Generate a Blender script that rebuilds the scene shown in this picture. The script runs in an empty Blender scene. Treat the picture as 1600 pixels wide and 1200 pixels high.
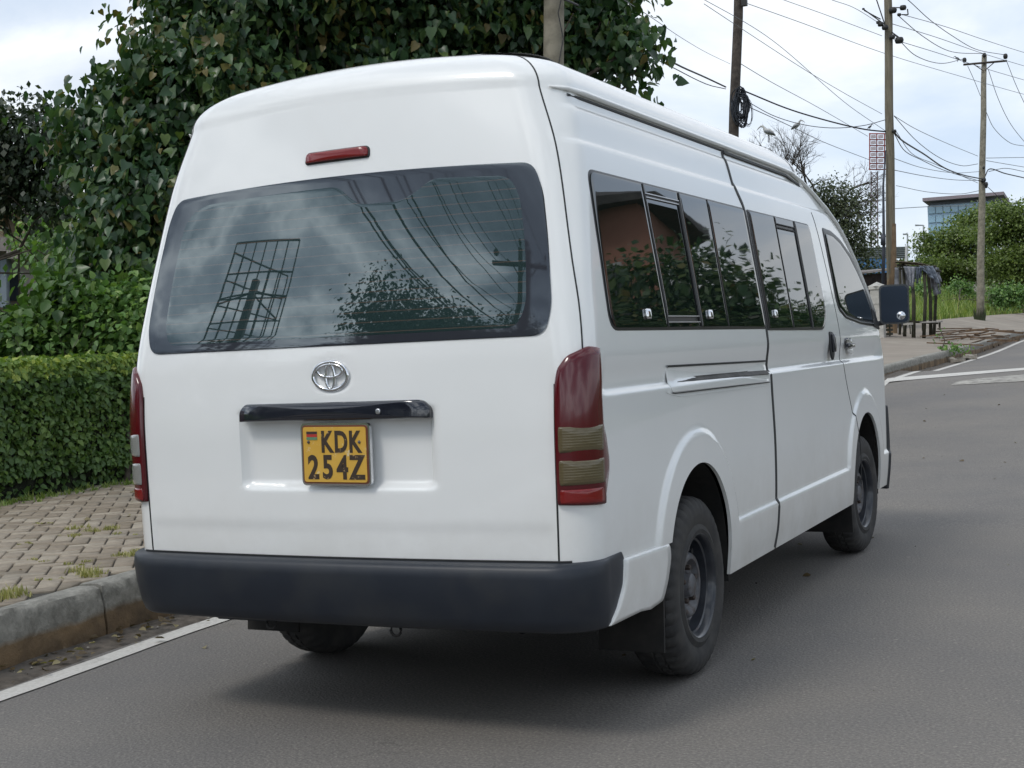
import bpy, bmesh, math, random
import numpy as np
from mathutils import Vector, Matrix, noise
random.seed(7); rng=np.random.default_rng(11)
scene=bpy.context.scene; COL=scene.collection
PI=math.pi
# ------------------------------------------------------------------ camera
F_PX=2165.62; CAMP=Vector((2.58363,-5.07437,1.28727))
RIGHT=Vector((0.90041301,0.43263853,-0.04561046)); DOWN=Vector((-0.02995841,-0.04292955,-0.99862883)); FWD=Vector((-0.43400334,0.90054481,-0.02569316))
cam=bpy.data.cameras.new('camera'); co=bpy.data.objects.new('camera',cam); COL.objects.link(co)
m=Matrix.Identity(4)
for i in range(3):
    m[i][0]=RIGHT[i]; m[i][1]=-DOWN[i]; m[i][2]=-FWD[i]; m[i][3]=CAMP[i]
co.matrix_world=m; cam.sensor_width=36; cam.lens=F_PX/1600*36; cam.clip_end=3000; cam.clip_start=.05
scene.camera=co
def at(u,v,d):
    "world point seen at photo pixel (u,v) at depth d metres"
    return CAMP+(RIGHT*((u-800)/F_PX)+DOWN*((v-600)/F_PX)+FWD)*d
# ------------------------------------------------------------------ helpers
def tag(o,label=None,cat=None,group=None,kind=None):
    if label:o['label']=label
    if cat:o['category']=cat
    if group:o['group']=group
    if kind:o['kind']=kind
    return o
def link(name,me,mat=None,parent=None):
    o=bpy.data.objects.new(name,me); COL.objects.link(o)
    if mat:
        for mm in (mat if isinstance(mat,(list,tuple)) else [mat]): me.materials.append(mm)
    if parent: o.parent=parent
    return o
def thing(name,label,cat,loc=(0,0,0),rot=(0,0,0),group=None):
    o=bpy.data.objects.new(name,None); COL.objects.link(o); o.location=loc; o.rotation_euler=rot
    o.empty_display_size=.2
    return tag(o,label,cat,group)
def mk(name,vs,fs,mat=None,parent=None,smooth=False,mi=None):
    me=bpy.data.meshes.new(name); me.from_pydata([tuple(v) for v in vs],[],fs); me.update()
    if smooth: me.polygons.foreach_set('use_smooth',[True]*len(me.polygons))
    if mi is not None: me.polygons.foreach_set('material_index',mi)
    return link(name,me,mat,parent)
def npmesh(name,V,Q,mat,parent=None,tone=None,smooth=False):
    me=bpy.data.meshes.new(name); n=Q.shape[1]
    me.vertices.add(len(V)); me.vertices.foreach_set('co',V.astype(np.float32).ravel())
    me.loops.add(Q.size); me.loops.foreach_set('vertex_index',Q.astype(np.int32).ravel())
    me.polygons.add(len(Q)); me.polygons.foreach_set('loop_start',np.arange(0,Q.size,n,dtype=np.int32))
    me.update(calc_edges=True)
    if smooth: me.polygons.foreach_set('use_smooth',[True]*len(Q))
    if tone is not None:
        a=me.attributes.new('tone','FLOAT','POINT'); a.data.foreach_set('value',tone.astype(np.float32))
    return link(name,me,mat,parent)
class MB:
    def __init__(s): s.v=[];s.f=[]
    def add(s,vs,fs):
        b=len(s.v); s.v+=[tuple(v) for v in vs]; s.f+=[tuple(b+i for i in f) for f in fs]; return s
    def box(s,c,h,R=None):
        vs=[Vector((sx*h[0],sy*h[1],sz*h[2])) for sx in(-1,1) for sy in(-1,1) for sz in(-1,1)]
        if R is not None: vs=[R@v for v in vs]
        vs=[v+Vector(c) for v in vs]
        return s.add(vs,[(0,1,3,2),(4,6,7,5),(0,4,5,1),(2,3,7,6),(0,2,6,4),(1,5,7,3)])
    def tube(s,pts,r,n=8,cap=True):
        pts=[Vector(p) for p in pts]; rs=r if isinstance(r,(list,tuple)) else [r]*len(pts); rings=[]
        for i,p in enumerate(pts):
            t=(pts[min(i+1,len(pts)-1)]-pts[max(i-1,0)]).normalized()
            a=Vector((0,0,1)) if abs(t.z)<.9 else Vector((1,0,0))
            x=t.cross(a).normalized(); y=t.cross(x)
            rings.append([p+(x*math.cos(2*PI*k/n)+y*math.sin(2*PI*k/n))*rs[i] for k in range(n)])
        vs=[q for r_ in rings for q in r_]; fs=[]
        for i in range(len(pts)-1):
            for k in range(n):
                k2=(k+1)%n; fs.append((i*n+k,i*n+k2,(i+1)*n+k2,(i+1)*n+k))
        if cap: fs.append(tuple(range(n))[::-1]); fs.append(tuple((len(pts)-1)*n+k for k in range(n)))
        return s.add(vs,fs)
    def lathe(s,prof,n=64,axis='x',c=(0,0,0),closed=False):
        vs=[];L=len(prof)
        for k in range(n):
            a=2*PI*k/n
            for (x,r) in prof:
                if axis=='x': p=(c[0]+x,c[1]+r*math.cos(a),c[2]+r*math.sin(a))
                elif axis=='y': p=(c[0]+r*math.cos(a),c[1]+x,c[2]+r*math.sin(a))
                else: p=(c[0]+r*math.cos(a),c[1]+r*math.sin(a),c[2]+x)
                vs.append(p)
        fs=[]
        for k in range(n):
            k2=(k+1)%n
            for i in range(L if closed else L-1):
                j=(i+1)%L; fs.append((k*L+i,k2*L+i,k2*L+j,k*L+j))
        return s.add(vs,fs)
    def build(s,name,mat,parent=None,smooth=False,bevel=0,angle=None):
        o=mk(name,s.v,s.f,mat,parent,smooth)
        if bevel:
            bm=bmesh.new(); bm.from_mesh(o.data)
            bmesh.ops.bevel(bm,geom=[e for e in bm.edges if len(e.link_faces)==2 and e.calc_face_angle(0)>.6],offset=bevel,segments=2,affect='EDGES')
            bm.to_mesh(o.data); bm.free()
        if angle: sharp(o,angle)
        return o
def sharp(o,deg=35):
    bm=bmesh.new(); bm.from_mesh(o.data)
    for f in bm.faces: f.smooth=True
    for e in bm.edges:
        if len(e.link_faces)==2 and e.calc_face_angle(0)>math.radians(deg): e.smooth=False
    bm.to_mesh(o.data); bm.free()
def fixn(o):
    bm=bmesh.new(); bm.from_mesh(o.data); bmesh.ops.recalc_face_normals(bm,faces=bm.faces); bm.to_mesh(o.data); bm.free()
def lerp(a,b,t): return a+(b-a)*t
def sm(a,b,x):
    t=max(0,min(1,(x-a)/(b-a))) if b!=a else float(x>a); return t*t*(3-2*t)
# ------------------------------------------------------------------ materials
def mat(name,base=(.5,.5,.5),rough=.6,metal=0,coat=0,ior=None,spec=None,build=None,coatr=.05):
    M=bpy.data.materials.new(name); M.use_nodes=True; N=M.node_tree; b=N.nodes['Principled BSDF']
    b.inputs['Base Color'].default_value=(*base,1); b.inputs['Roughness'].default_value=rough; b.inputs['Metallic'].default_value=metal
    b.inputs['Coat Weight'].default_value=coat; b.inputs['Coat Roughness'].default_value=coatr
    if ior: b.inputs['IOR'].default_value=ior
    if spec is not None: b.inputs['Specular IOR Level'].default_value=spec
    if build: build(N,b)
    return M
def nd(N,t,**k):
    n=N.nodes.new(t)
    for a,v in k.items():
        if a in('inp',):
            for i,x in v.items(): n.inputs[i].default_value=x
        else: setattr(n,a,v)
    return n
def noise_n(N,scale,detail=4,rough=.6,vec=None,dist=0):
    n=nd(N,'ShaderNodeTexNoise',inp={'Scale':scale,'Detail':detail,'Roughness':rough,'Distortion':dist})
    tc=nd(N,'ShaderNodeTexCoord'); N.links.new(vec or tc.outputs['Object'],n.inputs['Vector']); return n
def ramp(N,src,stops):
    r=nd(N,'ShaderNodeValToRGB'); e=r.color_ramp.elements
    while len(e)<len(stops): e.new(.5)
    for k,(p,c) in enumerate(stops): e[k].position=p; e[k].color=(*c,1) if len(c)==3 else c
    N.links.new(src,r.inputs[0]); return r.outputs[0]
def mix(N,f,a,b,mode='MIX'):
    n=nd(N,'ShaderNodeMix',data_type='RGBA',blend_type=mode)
    for i,x in ((0,f),(6,a),(7,b)):
        if hasattr(x,'type') and not isinstance(x,(int,float,tuple)): N.links.new(x,n.inputs[i])
        else: n.inputs[i].default_value=(x if i==0 else (*x,1))
    return n.outputs[2]
def bump(N,b,h,strength,dist=.01):
    n=nd(N,'ShaderNodeBump',inp={'Strength':strength,'Distance':dist}); N.links.new(h,n.inputs['Height']); N.links.new(n.outputs[0],b.inputs['Normal'])
def noisy(name,c1,c2,scale,rough=.8,bs=.3,bd=.01,detail=5,stops=(.35,.65),c3=None,s3=1,**k):
    def B(N,b):
        n=noise_n(N,scale,detail); c=ramp(N,n.outputs[0],[(stops[0],c1),(stops[1],c2)])
        if c3:
            n2=noise_n(N,s3,4); f=ramp(N,n2.outputs[0],[(.45,(0,0,0)),(.65,(1,1,1))]); c=mix(N,f,c,c3)
        N.links.new(c,b.inputs['Base Color'])
        if bs: bump(N,b,n.outputs[0],bs,bd)
    return mat(name,rough=rough,build=B,**k)
def B_white(N,b):
    # thin film of road dust, mostly low down on the panels, in streaks
    tc=nd(N,'ShaderNodeTexCoord'); sp=nd(N,'ShaderNodeSeparateXYZ'); N.links.new(tc.outputs['Object'],sp.inputs[0])
    n=noise_n(N,3.5,6,.7); mr=nd(N,'ShaderNodeMapRange',inp={1:.25,2:.95,3:1.,4:0.}); N.links.new(sp.outputs[2],mr.inputs[0])
    mu=nd(N,'ShaderNodeMath',operation='MULTIPLY'); N.links.new(n.outputs[0],mu.inputs[0]); N.links.new(mr.outputs[0],mu.inputs[1])
    f=ramp(N,mu.outputs[0],[(.10,(0,0,0)),(.70,(.75,.75,.75))])
    n3=noise_n(N,1.3,3); c0=ramp(N,n3.outputs[0],[(.3,(.79,.80,.79)),(.7,(.83,.835,.825))])
    c=mix(N,f,c0,(.47,.44,.38)); N.links.new(c,b.inputs['Base Color'])
    n2=noise_n(N,2.2,2); bump(N,b,n2.outputs[0],.10,.02)
PAINT=mat('white_paint',rough=.32,coat=.9,coatr=.025,build=B_white)
SEAM=mat('black_rubber_seam',(.015,.016,.017),.6)
GASKET=mat('window_gasket',(.012,.013,.014),.35)
def B_glass(N,b):
    n=noise_n(N,1.6,2,.5); bump(N,b,n.outputs[0],.06,.02)
SGLASS=mat('tinted_side_glass',(.006,.010,.009),.015,ior=1.95,build=B_glass)
def B_rg(N,b):
    # defroster lines across the glass
    tc=nd(N,'ShaderNodeTexCoord'); sp=nd(N,'ShaderNodeSeparateXYZ'); N.links.new(tc.outputs['Object'],sp.inputs[0])
    m1=nd(N,'ShaderNodeMath',operation='MULTIPLY',inp={1:1/.034}); N.links.new(sp.outputs[2],m1.inputs[0])
    m2=nd(N,'ShaderNodeMath',operation='FRACT'); N.links.new(m1.outputs[0],m2.inputs[0])
    m3=nd(N,'ShaderNodeMath',operation='LESS_THAN',inp={1:.09}); N.links.new(m2.outputs[0],m3.inputs[0])
    c=mix(N,m3.outputs[0],(.020,.038,.038),(.075,.06,.05)); N.links.new(c,b.inputs['Base Color'])
    n=noise_n(N,1.3,2,.5); bump(N,b,n.outputs[0],.05,.02)
RG_=(.86,.96,1.0,1)
RGLASS=mat('tinted_rear_glass',(.03,.045,.045),.012,ior=2.05,build=B_rg)
FRIT=mat('grey_glass_border',(.034,.037,.046),.03,ior=1.9)
BLACKP=noisy('black_plastic',(.012,.013,.015),(.022,.023,.026),60,.5,.1,.002)
BUMP=noisy('bumper_plastic',(.009,.013,.022),(.014,.019,.028),5,.46,.25,.0015,detail=8,c3=(.024,.027,.032),s3=3)
GLOSSB=mat('gloss_black_bar',(.012,.014,.022),.12,coat=.8)
CHROME=mat('chrome',(.75,.76,.78),.12,metal=1)
ALU=mat('aluminium_trim',(.55,.56,.57),.35,metal=1)
RED=mat('red_lamp_lens',(.085,.003,.007),.16,coat=.35)
REDB=mat('bright_red_lamp_lens',(.19,.008,.008),.2,coat=.4)
def B_rib(N,b):
    tc=nd(N,'ShaderNodeTexCoord'); sp=nd(N,'ShaderNodeSeparateXYZ'); N.links.new(tc.outputs['Object'],sp.inputs[0])
    m1=nd(N,'ShaderNodeMath',operation='MULTIPLY',inp={1:2*PI/.0085}); N.links.new(sp.outputs[2],m1.inputs[0])
    m2=nd(N,'ShaderNodeMath',operation='SINE'); N.links.new(m1.outputs[0],m2.inputs[0]); bump(N,b,m2.outputs[0],.12,.0015)
LENSA=mat('smoky_amber_lens',(.105,.082,.040),.22,coat=.4,build=B_rib)
LENSC=mat('clear_lens',(.24,.24,.225),.18,coat=.7,build=B_rib)
def B_ty(N,b):
    n=noise_n(N,14,5); c=ramp(N,n.outputs[0],[(.35,(.018,.018,.019)),(.75,(.050,.047,.043))]); N.links.new(c,b.inputs['Base Color'])
for g_ in (RGLASS,FRIT): g_.node_tree.nodes['Principled BSDF'].inputs['Specular Tint'].default_value=RG_
TYRE=mat('tyre_rubber',rough=.75,build=B_ty)
RIM=noisy('black_steel_rim',(.010,.012,.018),(.03,.034,.042),9,.32,.1,.002,coat=.3)
HUBM=noisy('worn_steel_hub',(.05,.052,.06),(.15,.155,.17),12,.45,.2,.004,c3=(.06,.048,.042),s3=22)
UNDER=noisy('grimy_underbody',(.006,.006,.006),(.02,.018,.016),8,.9,.3,.01)
# ------------------------------------------------------------------ the minibus
def interp(x,T):
    # monotone piecewise cubic-ish (Catmull) through table
    n=len(T)
    if x<=T[0][0]: return T[0][1]
    if x>=T[-1][0]: return T[-1][1]
    for i in range(n-1):
        if x<=T[i+1][0]: break
    x0,y0=T[i];x1,y1=T[i+1];h=x1-x0;d=(y1-y0)/h
    dl=(y0-T[i-1][1])/(x0-T[i-1][0]) if i>0 else d
    dr=(T[i+2][1]-y1)/(T[i+2][0]-x1) if i<n-2 else d
    m0=0 if dl*d<=0 else 2*dl*d/(dl+d)
    m1=0 if dr*d<=0 else 2*dr*d/(dr+d)
    t=(x-x0)/h;t2=t*t;t3=t2*t
    return (2*t3-3*t2+1)*y0+(t3-2*t2+t)*h*m0+(-2*t3+3*t2)*y1+(t3-t2)*h*m1
ZE=2.14
TW=[(.30,.895),(.45,.91),(.6,.917),(.98,.92),(1.17,.922),(1.3,.917),(1.5,.895),(1.65,.876),(1.92,.838),(2.14,.778)]
TR=[(.30,-1.11),(.6,-1.145),(1.0,-1.15),(1.25,-1.135),(1.35,-1.12),(1.9,-1.0),(2.14,-.945)]
TF=[(.30,4.05),(.6,4.09),(.9,4.10),(1.1,4.09),(1.3,4.0),(1.5,3.85),(1.7,3.64),(1.9,3.33),(2.0,3.12),(2.14,2.72)]
TRR=[(.3,.13),(1.2,.12),(1.9,.15),(2.14,.17)]
TRF=[(.3,.30),(1.2,.34),(1.9,.40),(2.14,.42)]
THM=math.radians(70)
def level(q):
    """q in z metres up to ZE ; above ZE q-ZE in [0,1] = rounding angle fraction"""
    if q<=ZE:
        return q,interp(q,TW),interp(q,TR),interp(q,TF),interp(q,TRR),interp(q,TRF)
    th=(q-ZE)*THM
    ins=.22*(1-math.cos(th));z=ZE+.15*math.sin(th)
    return z,interp(ZE,TW)-ins,interp(ZE,TR)+ins*.9,interp(ZE,TF)-ins*3.2,interp(ZE,TRR)+ins*.2,interp(ZE,TRF)
def crown(q,x,w):
    b=max(0,min(1,(q-1.35)/.75));b=b*b*(3-2*b)
    return .035*b*(1-min(1,(x/w)**2))
BOW=.045
def S(u,q):
    """u 0..5 : rear centre -> rear corner -> side -> front corner -> front centre (right half)"""
    z,w,yr,yf,R,RF=level(q)
    if u<=1:
        x=u*(w-R);y=yr+BOW*(x/w)**2
    elif u<=2:
        a=(u-1)*math.pi/2
        x=w-R+R*math.sin(a); y=yr+BOW*((w-R)/w)**2+R-R*math.cos(a)
    elif u<=3:
        y0=yr+BOW*((w-R)/w)**2+R;y1=yf-RF-.06
        x=w;y=y0+(u-2)*(y1-y0)
    elif u<=4:
        a=(u-3)*math.pi/2
        x=w-RF+RF*math.cos(a);y=yf-.06-RF+RF*math.sin(a)
    else:
        s=5-u;x=s*(w-RF);y=yf-.06*s*s
    return (x,y,z+crown(q,x,w))
def ends(q):
    z,w,yr,yf,R,RF=level(q)
    return yr+BOW*((w-R)/w)**2+R, yf-RF-.06
def Sside(y,q):
    y0,y1=ends(q)
    z,w,yr,yf,R,RF=level(q)
    if y<y0:
        yc=max(-1,(y-y0)/R);a=math.asin(yc) # 0..-pi/2
        return S(2+a/(math.pi/2),q)
    if y>y1:
        yc=min(1,(y-y1)/RF);return S(3+math.asin(yc)/(math.pi/2),q)
    return (w,y,z+crown(q,w,w))
def Srear(x,q):
    z,w,yr,yf,R,RF=level(q);s=-1 if x<0 else 1;ax=abs(x)
    if ax<=w-R:p=S(ax/(w-R),q)
    else:p=S(1+math.asin(min(1,(ax-w+R)/R))/(math.pi/2),q)
    return (s*p[0],p[1],p[2])

CEN=Vector((0,1.5,1.2))
VAN=thing('minibus','white high-roof minibus parked on the road with its tailgate towards the viewer','minibus')
def nrm(Fn,a,b,da=.004,db=.004):
    P=Vector(Fn(a,b)); A=Vector(Fn(a+da,b))-Vector(Fn(a-da,b)); B=Vector(Fn(a,b+db))-Vector(Fn(a,b-db)); n=A.cross(B)
    if n.length<1e-9: return Vector((0,-1,0))
    n.normalize(); o=P-Vector((0,max(-.6,min(3.6,P.y)),min(P.z,1.9)))
    return n if n.dot(o)>0 else -n
# --- relief of the side panels
ARY,ARZ,ARR=-.03,.44,.38
FAY=3.10
def arch_d(y,z,yc):
    return (math.hypot(y-yc,z-ARZ) if z>ARZ else abs(y-yc))
def Dside(y,z):
    d=-.019*sm(1.118,1.142,z)*(1-sm(1.15,1.27,z))*sm(-.98,-.90,y)*(1-sm(3.5,3.8,y))
    for yc in (ARY,FAY):
        r=arch_d(y,z,yc); t=1-sm(.492,.514,r)
        d=max(d,0)+.016*t if t>0 else d
    sill=(1-sm(.525,.555,z))*.016
    a=min(arch_d(y,z,ARY),arch_d(y,z,FAY)); sill*=sm(.40,.46,a) if a<.5 else 1
    d=max(d,sill) if sill>0 else d
    d-=.006*sm(1.957,1.966,z)*(1-sm(1.97,2.07,z))*sm(-.92,-.86,y)*(1-sm(2.6,2.9,y))
    d-=.006*sm(2.079,2.088,z)*(1-sm(2.09,2.14,z))*sm(-.88,-.80,y)*(1-sm(2.3,2.6,y))
    return d
def Drear(x,z):
    d=-.030*sm(-.372,-.345,x)*(1-sm(.372,.402,x))*sm(.835,.868,z)*(1-sm(1.09,1.12,z))
    d-=.004*(1-sm(.69,.74,z))
    e=math.hypot((x-.012)/.085,(z-1.222)/.062); d-=.004*(1-sm(.8,1.05,e))
    return d
def Sd(u,q,side=1):
    p=S(u,q); d=0
    if u<=1.0: d=Drear(side*p[0],q); n=Vector((0,-1,0))
    elif 1.6<u<=4: d=Dside(p[1],q); n=Vector((1,0,0)) if u<=3 else Vector((math.cos((u-3)*PI/2),math.sin((u-3)*PI/2),0))
    if d: p=(p[0]+n.x*d,p[1]+n.y*d,p[2])
    return (side*p[0],p[1],p[2])
def uB(q): return interp(q,[(1.22,1.60),(1.41,1.585),(1.57,1.525),(1.78,1.48),(2.0,1.44),(2.14,1.42),(3.2,1.40)])
UA=1.09
def yS1(q): return interp(q,[(.3,1.02),(.45,1.08),(.78,1.105),(1.07,1.075),(1.31,1.045),(1.86,1.0),(1.96,.93),(2.12,.915),(3.2,.90)])
def yS2(q): return interp(q,[(.3,2.93),(.66,2.88),(.78,2.81),(1.15,2.566),(1.5,2.483),(1.9,2.36),(2.0,2.30),(3.2,2.1)])
def yS3(q): return min(3.70,ends(min(q,3.1))[1]-.05)
def uy(y,q):
    a,b=ends(q); return 2+(y-a)/(b-a)
def cols(q):
    c=list(np.linspace(0,1,46)); c+=list(np.linspace(1,UA,3)[1:]); iA=len(c)-1
    c+=list(np.linspace(UA,uB(q),9)[1:]); iB=len(c)-1
    c+=list(np.linspace(uB(q),2,8)[1:])
    k=2.0
    idx=[]
    for t,n in ((uy(yS1(q),q),150),(uy(yS2(q),q),120),(uy(yS3(q),q),80),(3.,12),(4.,18),(5.,14)):
        c+=list(np.linspace(k,t,n+1)[1:]); idx.append(len(c)-1); k=t
    return c,(iA,iB,*idx)
rows=[.33]
q=.33
def stepq(q):
    for a,b,s in ((.50,.57,.007),(.83,.88,.008),(1.08,1.17,.006),(1.945,1.985,.005),(2.07,2.10,.005)):
        if a<=q<b: return s
    return .0135
while q<ZE-.004:
    q+=stepq(q); rows.append(min(q,ZE))
for fix in (.60,1.225):
    k=min(range(len(rows)),key=lambda i:abs(rows[i]-fix)); rows[k]=fix
rows=rows+[ZE+i/12 for i in range(1,13)]
grid=[];
for q in rows:
    c,ix=cols(q); grid.append(c)
NC=len(grid[0]); iA,iB,i1,i2,i3,i4,i5,i6=ix
inside=lambda y,z,yc:(math.hypot(y-yc,z-ARZ)<ARR if z>ARZ else abs(y-yc)<ARR)
def build_side(side):
    P=[[Vector(Sd(grid[r][c],rows[r],side)) for c in range(NC)] for r in range(len(rows))]
    faces={}
    cut=set()
    for r in range(len(rows)-1):
        zc=(rows[r]+rows[r+1])/2
        for c in range(NC-1):
            ctr=(P[r][c]+P[r+1][c+1])/2
            if c>=iB and any(inside(ctr.y,ctr.z,yc) for yc in (ARY,FAY)) and abs(ctr.x)>.6: cut.add((r,c)); continue
            if c<=i1 and rows[r]<.565 and ctr.y<-.30: continue        # hidden behind the bumper
            if zc<.60 and c<iB+8: continue
            if c<iA or (c<iB and zc>1.225): part='tailgate'
            elif i1<=c<i2 and zc<2.12: part='sliding_door'
            elif i2<=c<i3 and .40<zc<1.95: part='front_door'
            else: part='body'
            faces.setdefault(part,[]).append((r,c))
    # snap arch edges
    kept=set(v for l in faces.values() for (r,c) in l for v in ((r,c),(r+1,c),(r,c+1),(r+1,c+1)))
    edge=set(v for (r,c) in cut for v in ((r,c),(r+1,c),(r,c+1),(r+1,c+1)) if v in kept)
    for (r,c) in edge:
        p=P[r][c]
        for yc in (ARY,FAY):
            if abs(p.y-yc)<.6:
                if p.z>ARZ:
                    v=Vector((0,p.y-yc,p.z-ARZ)); v=v.normalized()*ARR; p.y=yc+v.y; p.z=ARZ+v.z
                else: p.y=yc+math.copysign(ARR,p.y-yc)
    return P,faces,edge
names={}
for side in (1,-1):
    P,faces,edge=build_side(side)
    for part,l in faces.items():
        vid={};vs=[];fs=[]
        def vi(k):
            if k not in vid: vid[k]=len(vs); vs.append(P[k[0]][k[1]])
            return vid[k]
        for (r,c) in l:
            f=[vi((r,c)),vi((r,c+1)),vi((r+1,c+1)),vi((r+1,c))]
            fs.append(f if side==1 else f[::-1])
        if part=='body' or part=='front_door':
            # inward return flange round the wheel arches
            for (r,c) in l:
                for a,b in (((r,c),(r,c+1)),((r+1,c),(r+1,c+1)),((r,c),(r+1,c)),((r,c+1),(r+1,c+1))):
                    if a in edge and b in edge:
                        k=len(vs); vs+= [P[a[0]][a[1]]-Vector((side*.014,0,0)),P[b[0]][b[1]]-Vector((side*.014,0,0))]
                        fs.append([vi(a),vi(b),k+1,k])
        names.setdefault(part,[]).append((vs,fs))
    if side==1: PR=P
    else: PL=P
# roof skin between the two sides
R_=len(rows)-1
vs=[];fs=[];NX=24
lines=[]
for c in range(iA-1,NC):
    p=PR[R_][c]; w=p.x
    if w<.02: break
    ln=[]
    for k in range(NX+1):
        s=1-2*k/NX; we=.60
        ln.append(Vector((w*s,p.y,p.z+ (.088*(1-s*s))*min(1,w/.6)**2)))
    lines.append(ln)
# blend the first lines into the bowed rear edge
first=[Vector((PR[R_][c].x,PR[R_][c].y,PR[R_][c].z)) for c in range(iA-1,-1,-1)]+[Vector((PL[R_][c].x,PL[R_][c].y,PL[R_][c].z)) for c in range(1,iA)]
def edge_at(x):
    for a,b in zip(first,first[1:]):
        if b.x<=x<=a.x: return a.lerp(b,(a.x-x)/max(1e-6,a.x-b.x))
    return first[0] if x>0 else first[-1]
l0=[edge_at(l.x) for l in lines[0]]
zt=max(l.z for l in lines[60])
for j in range(len(lines)):
    f=sm(0,.5,lines[j][NX//2].y-lines[0][NX//2].y)
    for k in range(NX+1):
        s=1-2*k/NX; base=lines[j][0].z
        z0=l0[k].z
        lines[j][k].z=lerp(z0+(lines[j][k].z-base)*.0, lines[j][k].z, f)
lines=[l0]+lines
for ln in lines: vs+=ln
for j in range(len(lines)-1):
    for k in range(NX):
        a=j*(NX+1)+k; fs.append((a,a+1,a+NX+2,a+NX+1))
roof=(vs,fs)
for part,L in names.items():
    if part in('tailgate','body'):
        V=[];Fc=[]
        for vs_,fs_ in L+([roof] if part=='body' else []):
            b=len(V); V+=vs_; Fc+=[[b+i for i in f] for f in fs_]
        o=mk(part,V,Fc,PAINT,VAN,True)
        bm=bmesh.new(); bm.from_mesh(o.data); bmesh.ops.remove_doubles(bm,verts=bm.verts,dist=.0008); bmesh.ops.recalc_face_normals(bm,faces=bm.faces); bm.to_mesh(o.data); bm.free()
        sharp(o,40)
    else:
        for k,(vs_,fs_) in enumerate(L):
            o=mk(part,vs_,fs_,PAINT,VAN,True); sharp(o,40)
            if k==0:
                if part=='sliding_door': SLD=o
                else: FRD=o
            else:
                if part=='sliding_door': SLDL=o
                else: FRDL=o
TG=[o for o in VAN.children if o.name=='tailgate'][0]; BODY=[o for o in VAN.children if o.name=='body'][0]
# --- patches laid on the body surface
def rr(pts,rad,n=6):
    "round the corners of a polygon"
    out=[];N=len(pts); rads=rad if isinstance(rad,(list,tuple)) else [rad]*N
    for i in range(N):
        p=Vector(pts[i]);a=Vector(pts[i-1])-p;b=Vector(pts[(i+1)%N])-p; r=min(rads[i],a.length*.48,b.length*.48)
        p0=p+a.normalized()*r;p1=p+b.normalized()*r
        for k in range(n+1):
            t=k/n; out.append(tuple((p0*(1-t)**2+p*2*t*(1-t)+p1*t*t)))
    # resample long edges
    res=[]
    for i in range(len(out)):
        a=Vector(out[i]);b=Vector(out[(i+1)%len(out)]); m_=max(1,int((b-a).length/.035))
        for k in range(m_): res.append(tuple(a.lerp(b,k/m_)))
    return res
def inset(pts,d):
    N=len(pts); out=[]
    c=Vector((sum(p[0] for p in pts)/N,sum(p[1] for p in pts)/N))
    for i in range(N):
        a=Vector(pts[i-1]);b=Vector(pts[(i+1)%N]); t=(b-a)
        if t.length<1e-9: out.append(pts[i]); continue
        n=Vector((-t.y,t.x)).normalized(); p=Vector(pts[i])
        if n.dot(c-p)<0:n=-n
        out.append(tuple(p+n*d))
    return out
def patch(Fn,out,off,thick,name,mt,parent,rings=8,dome=0,sx=1,flat=False,smooth=True):
    N=len(out); c=(sum(p[0] for p in out)/N,sum(p[1] for p in out)/N)
    def W(a,b,o):
        P=Vector(Fn(a,b))+nrm(Fn,a,b)*o; return Vector((sx*P.x,P.y,P.z))
    vs=[];fs=[]
    ts=[1,.985]+[1-k/rings for k in range(1,rings)]
    for t in ts:
        for p in out:
            a=c[0]+(p[0]-c[0])*t; b=c[1]+(p[1]-c[1])*t
            h=off+dome*math.sqrt(max(0,1-t*t)) - (thick*.25 if t==1 else 0)
            vs.append(W(a,b,h))
    vs.append(W(*c,off+dome)); ci=len(vs)-1
    for k in range(len(ts)-1):
        for i in range(N):
            j=(i+1)%N; fs.append((k*N+i,k*N+j,(k+1)*N+j,(k+1)*N+i))
    k=len(ts)-1
    for i in range(N): fs.append((k*N+i,k*N+(i+1)%N,ci))
    b0=len(vs)
    for p in out: vs.append(W(p[0],p[1],off-thick))
    for p in out: vs.append(W(p[0],p[1],off-thick*.25))
    for i in range(N):
        j=(i+1)%N; fs.append((b0+i,b0+j,b0+N+j,b0+N+i))
    # orientation
    f=fs[len(ts)*N-N-1]; n=(vs[f[1]]-vs[f[0]]).cross(vs[f[2]]-vs[f[0]])
    o=vs[f[0]]-Vector((0,max(-.6,min(3.6,vs[f[0]].y)),min(vs[f[0]].z,1.9)))
    if n.dot(o)<0: fs=[g[::-1] for g in fs]
    return mk(name,vs,fs,mt,parent,smooth)
def strip(Fn,path,w,off,name,mt,parent,sx=1,thick=.004):
    "narrow raised band that follows a path on the surface; w width in metres"
    P=[Vector(Fn(a,b)) for a,b in path]; N_=[nrm(Fn,a,b) for a,b in path]; ws=w if isinstance(w,(list,tuple)) else [w]*len(path)
    vs=[];fs=[]
    for i,p in enumerate(P):
        t=(P[min(i+1,len(P)-1)]-P[max(0,i-1)]).normalized(); s=t.cross(N_[i]).normalized()*ws[i]/2; n=N_[i]
        for q_ in (p-s+n*(off-thick),p-s*.8+n*off,p+s*.8+n*off,p+s+n*(off-thick)): vs.append(Vector((sx*q_.x,q_.y,q_.z)))
    for i in range(len(P)-1):
        for k in range(3): fs.append((i*4+k,i*4+k+1,i*4+k+5,i*4+k+4))
    o=mk(name,vs,fs,mt,parent); fixn(o); return o
def dense(path,step=.02):
    out=[]
    for a,b in zip(path,path[1:]):
        n=max(1,int(math.dist(a,b)/step))
        for k in range(n): out.append((lerp(a[0],b[0],k/n),lerp(a[1],b[1],k/n)))
    return out+[path[-1]]
SdR=lambda u,q:Sd(u,q,1)
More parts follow.
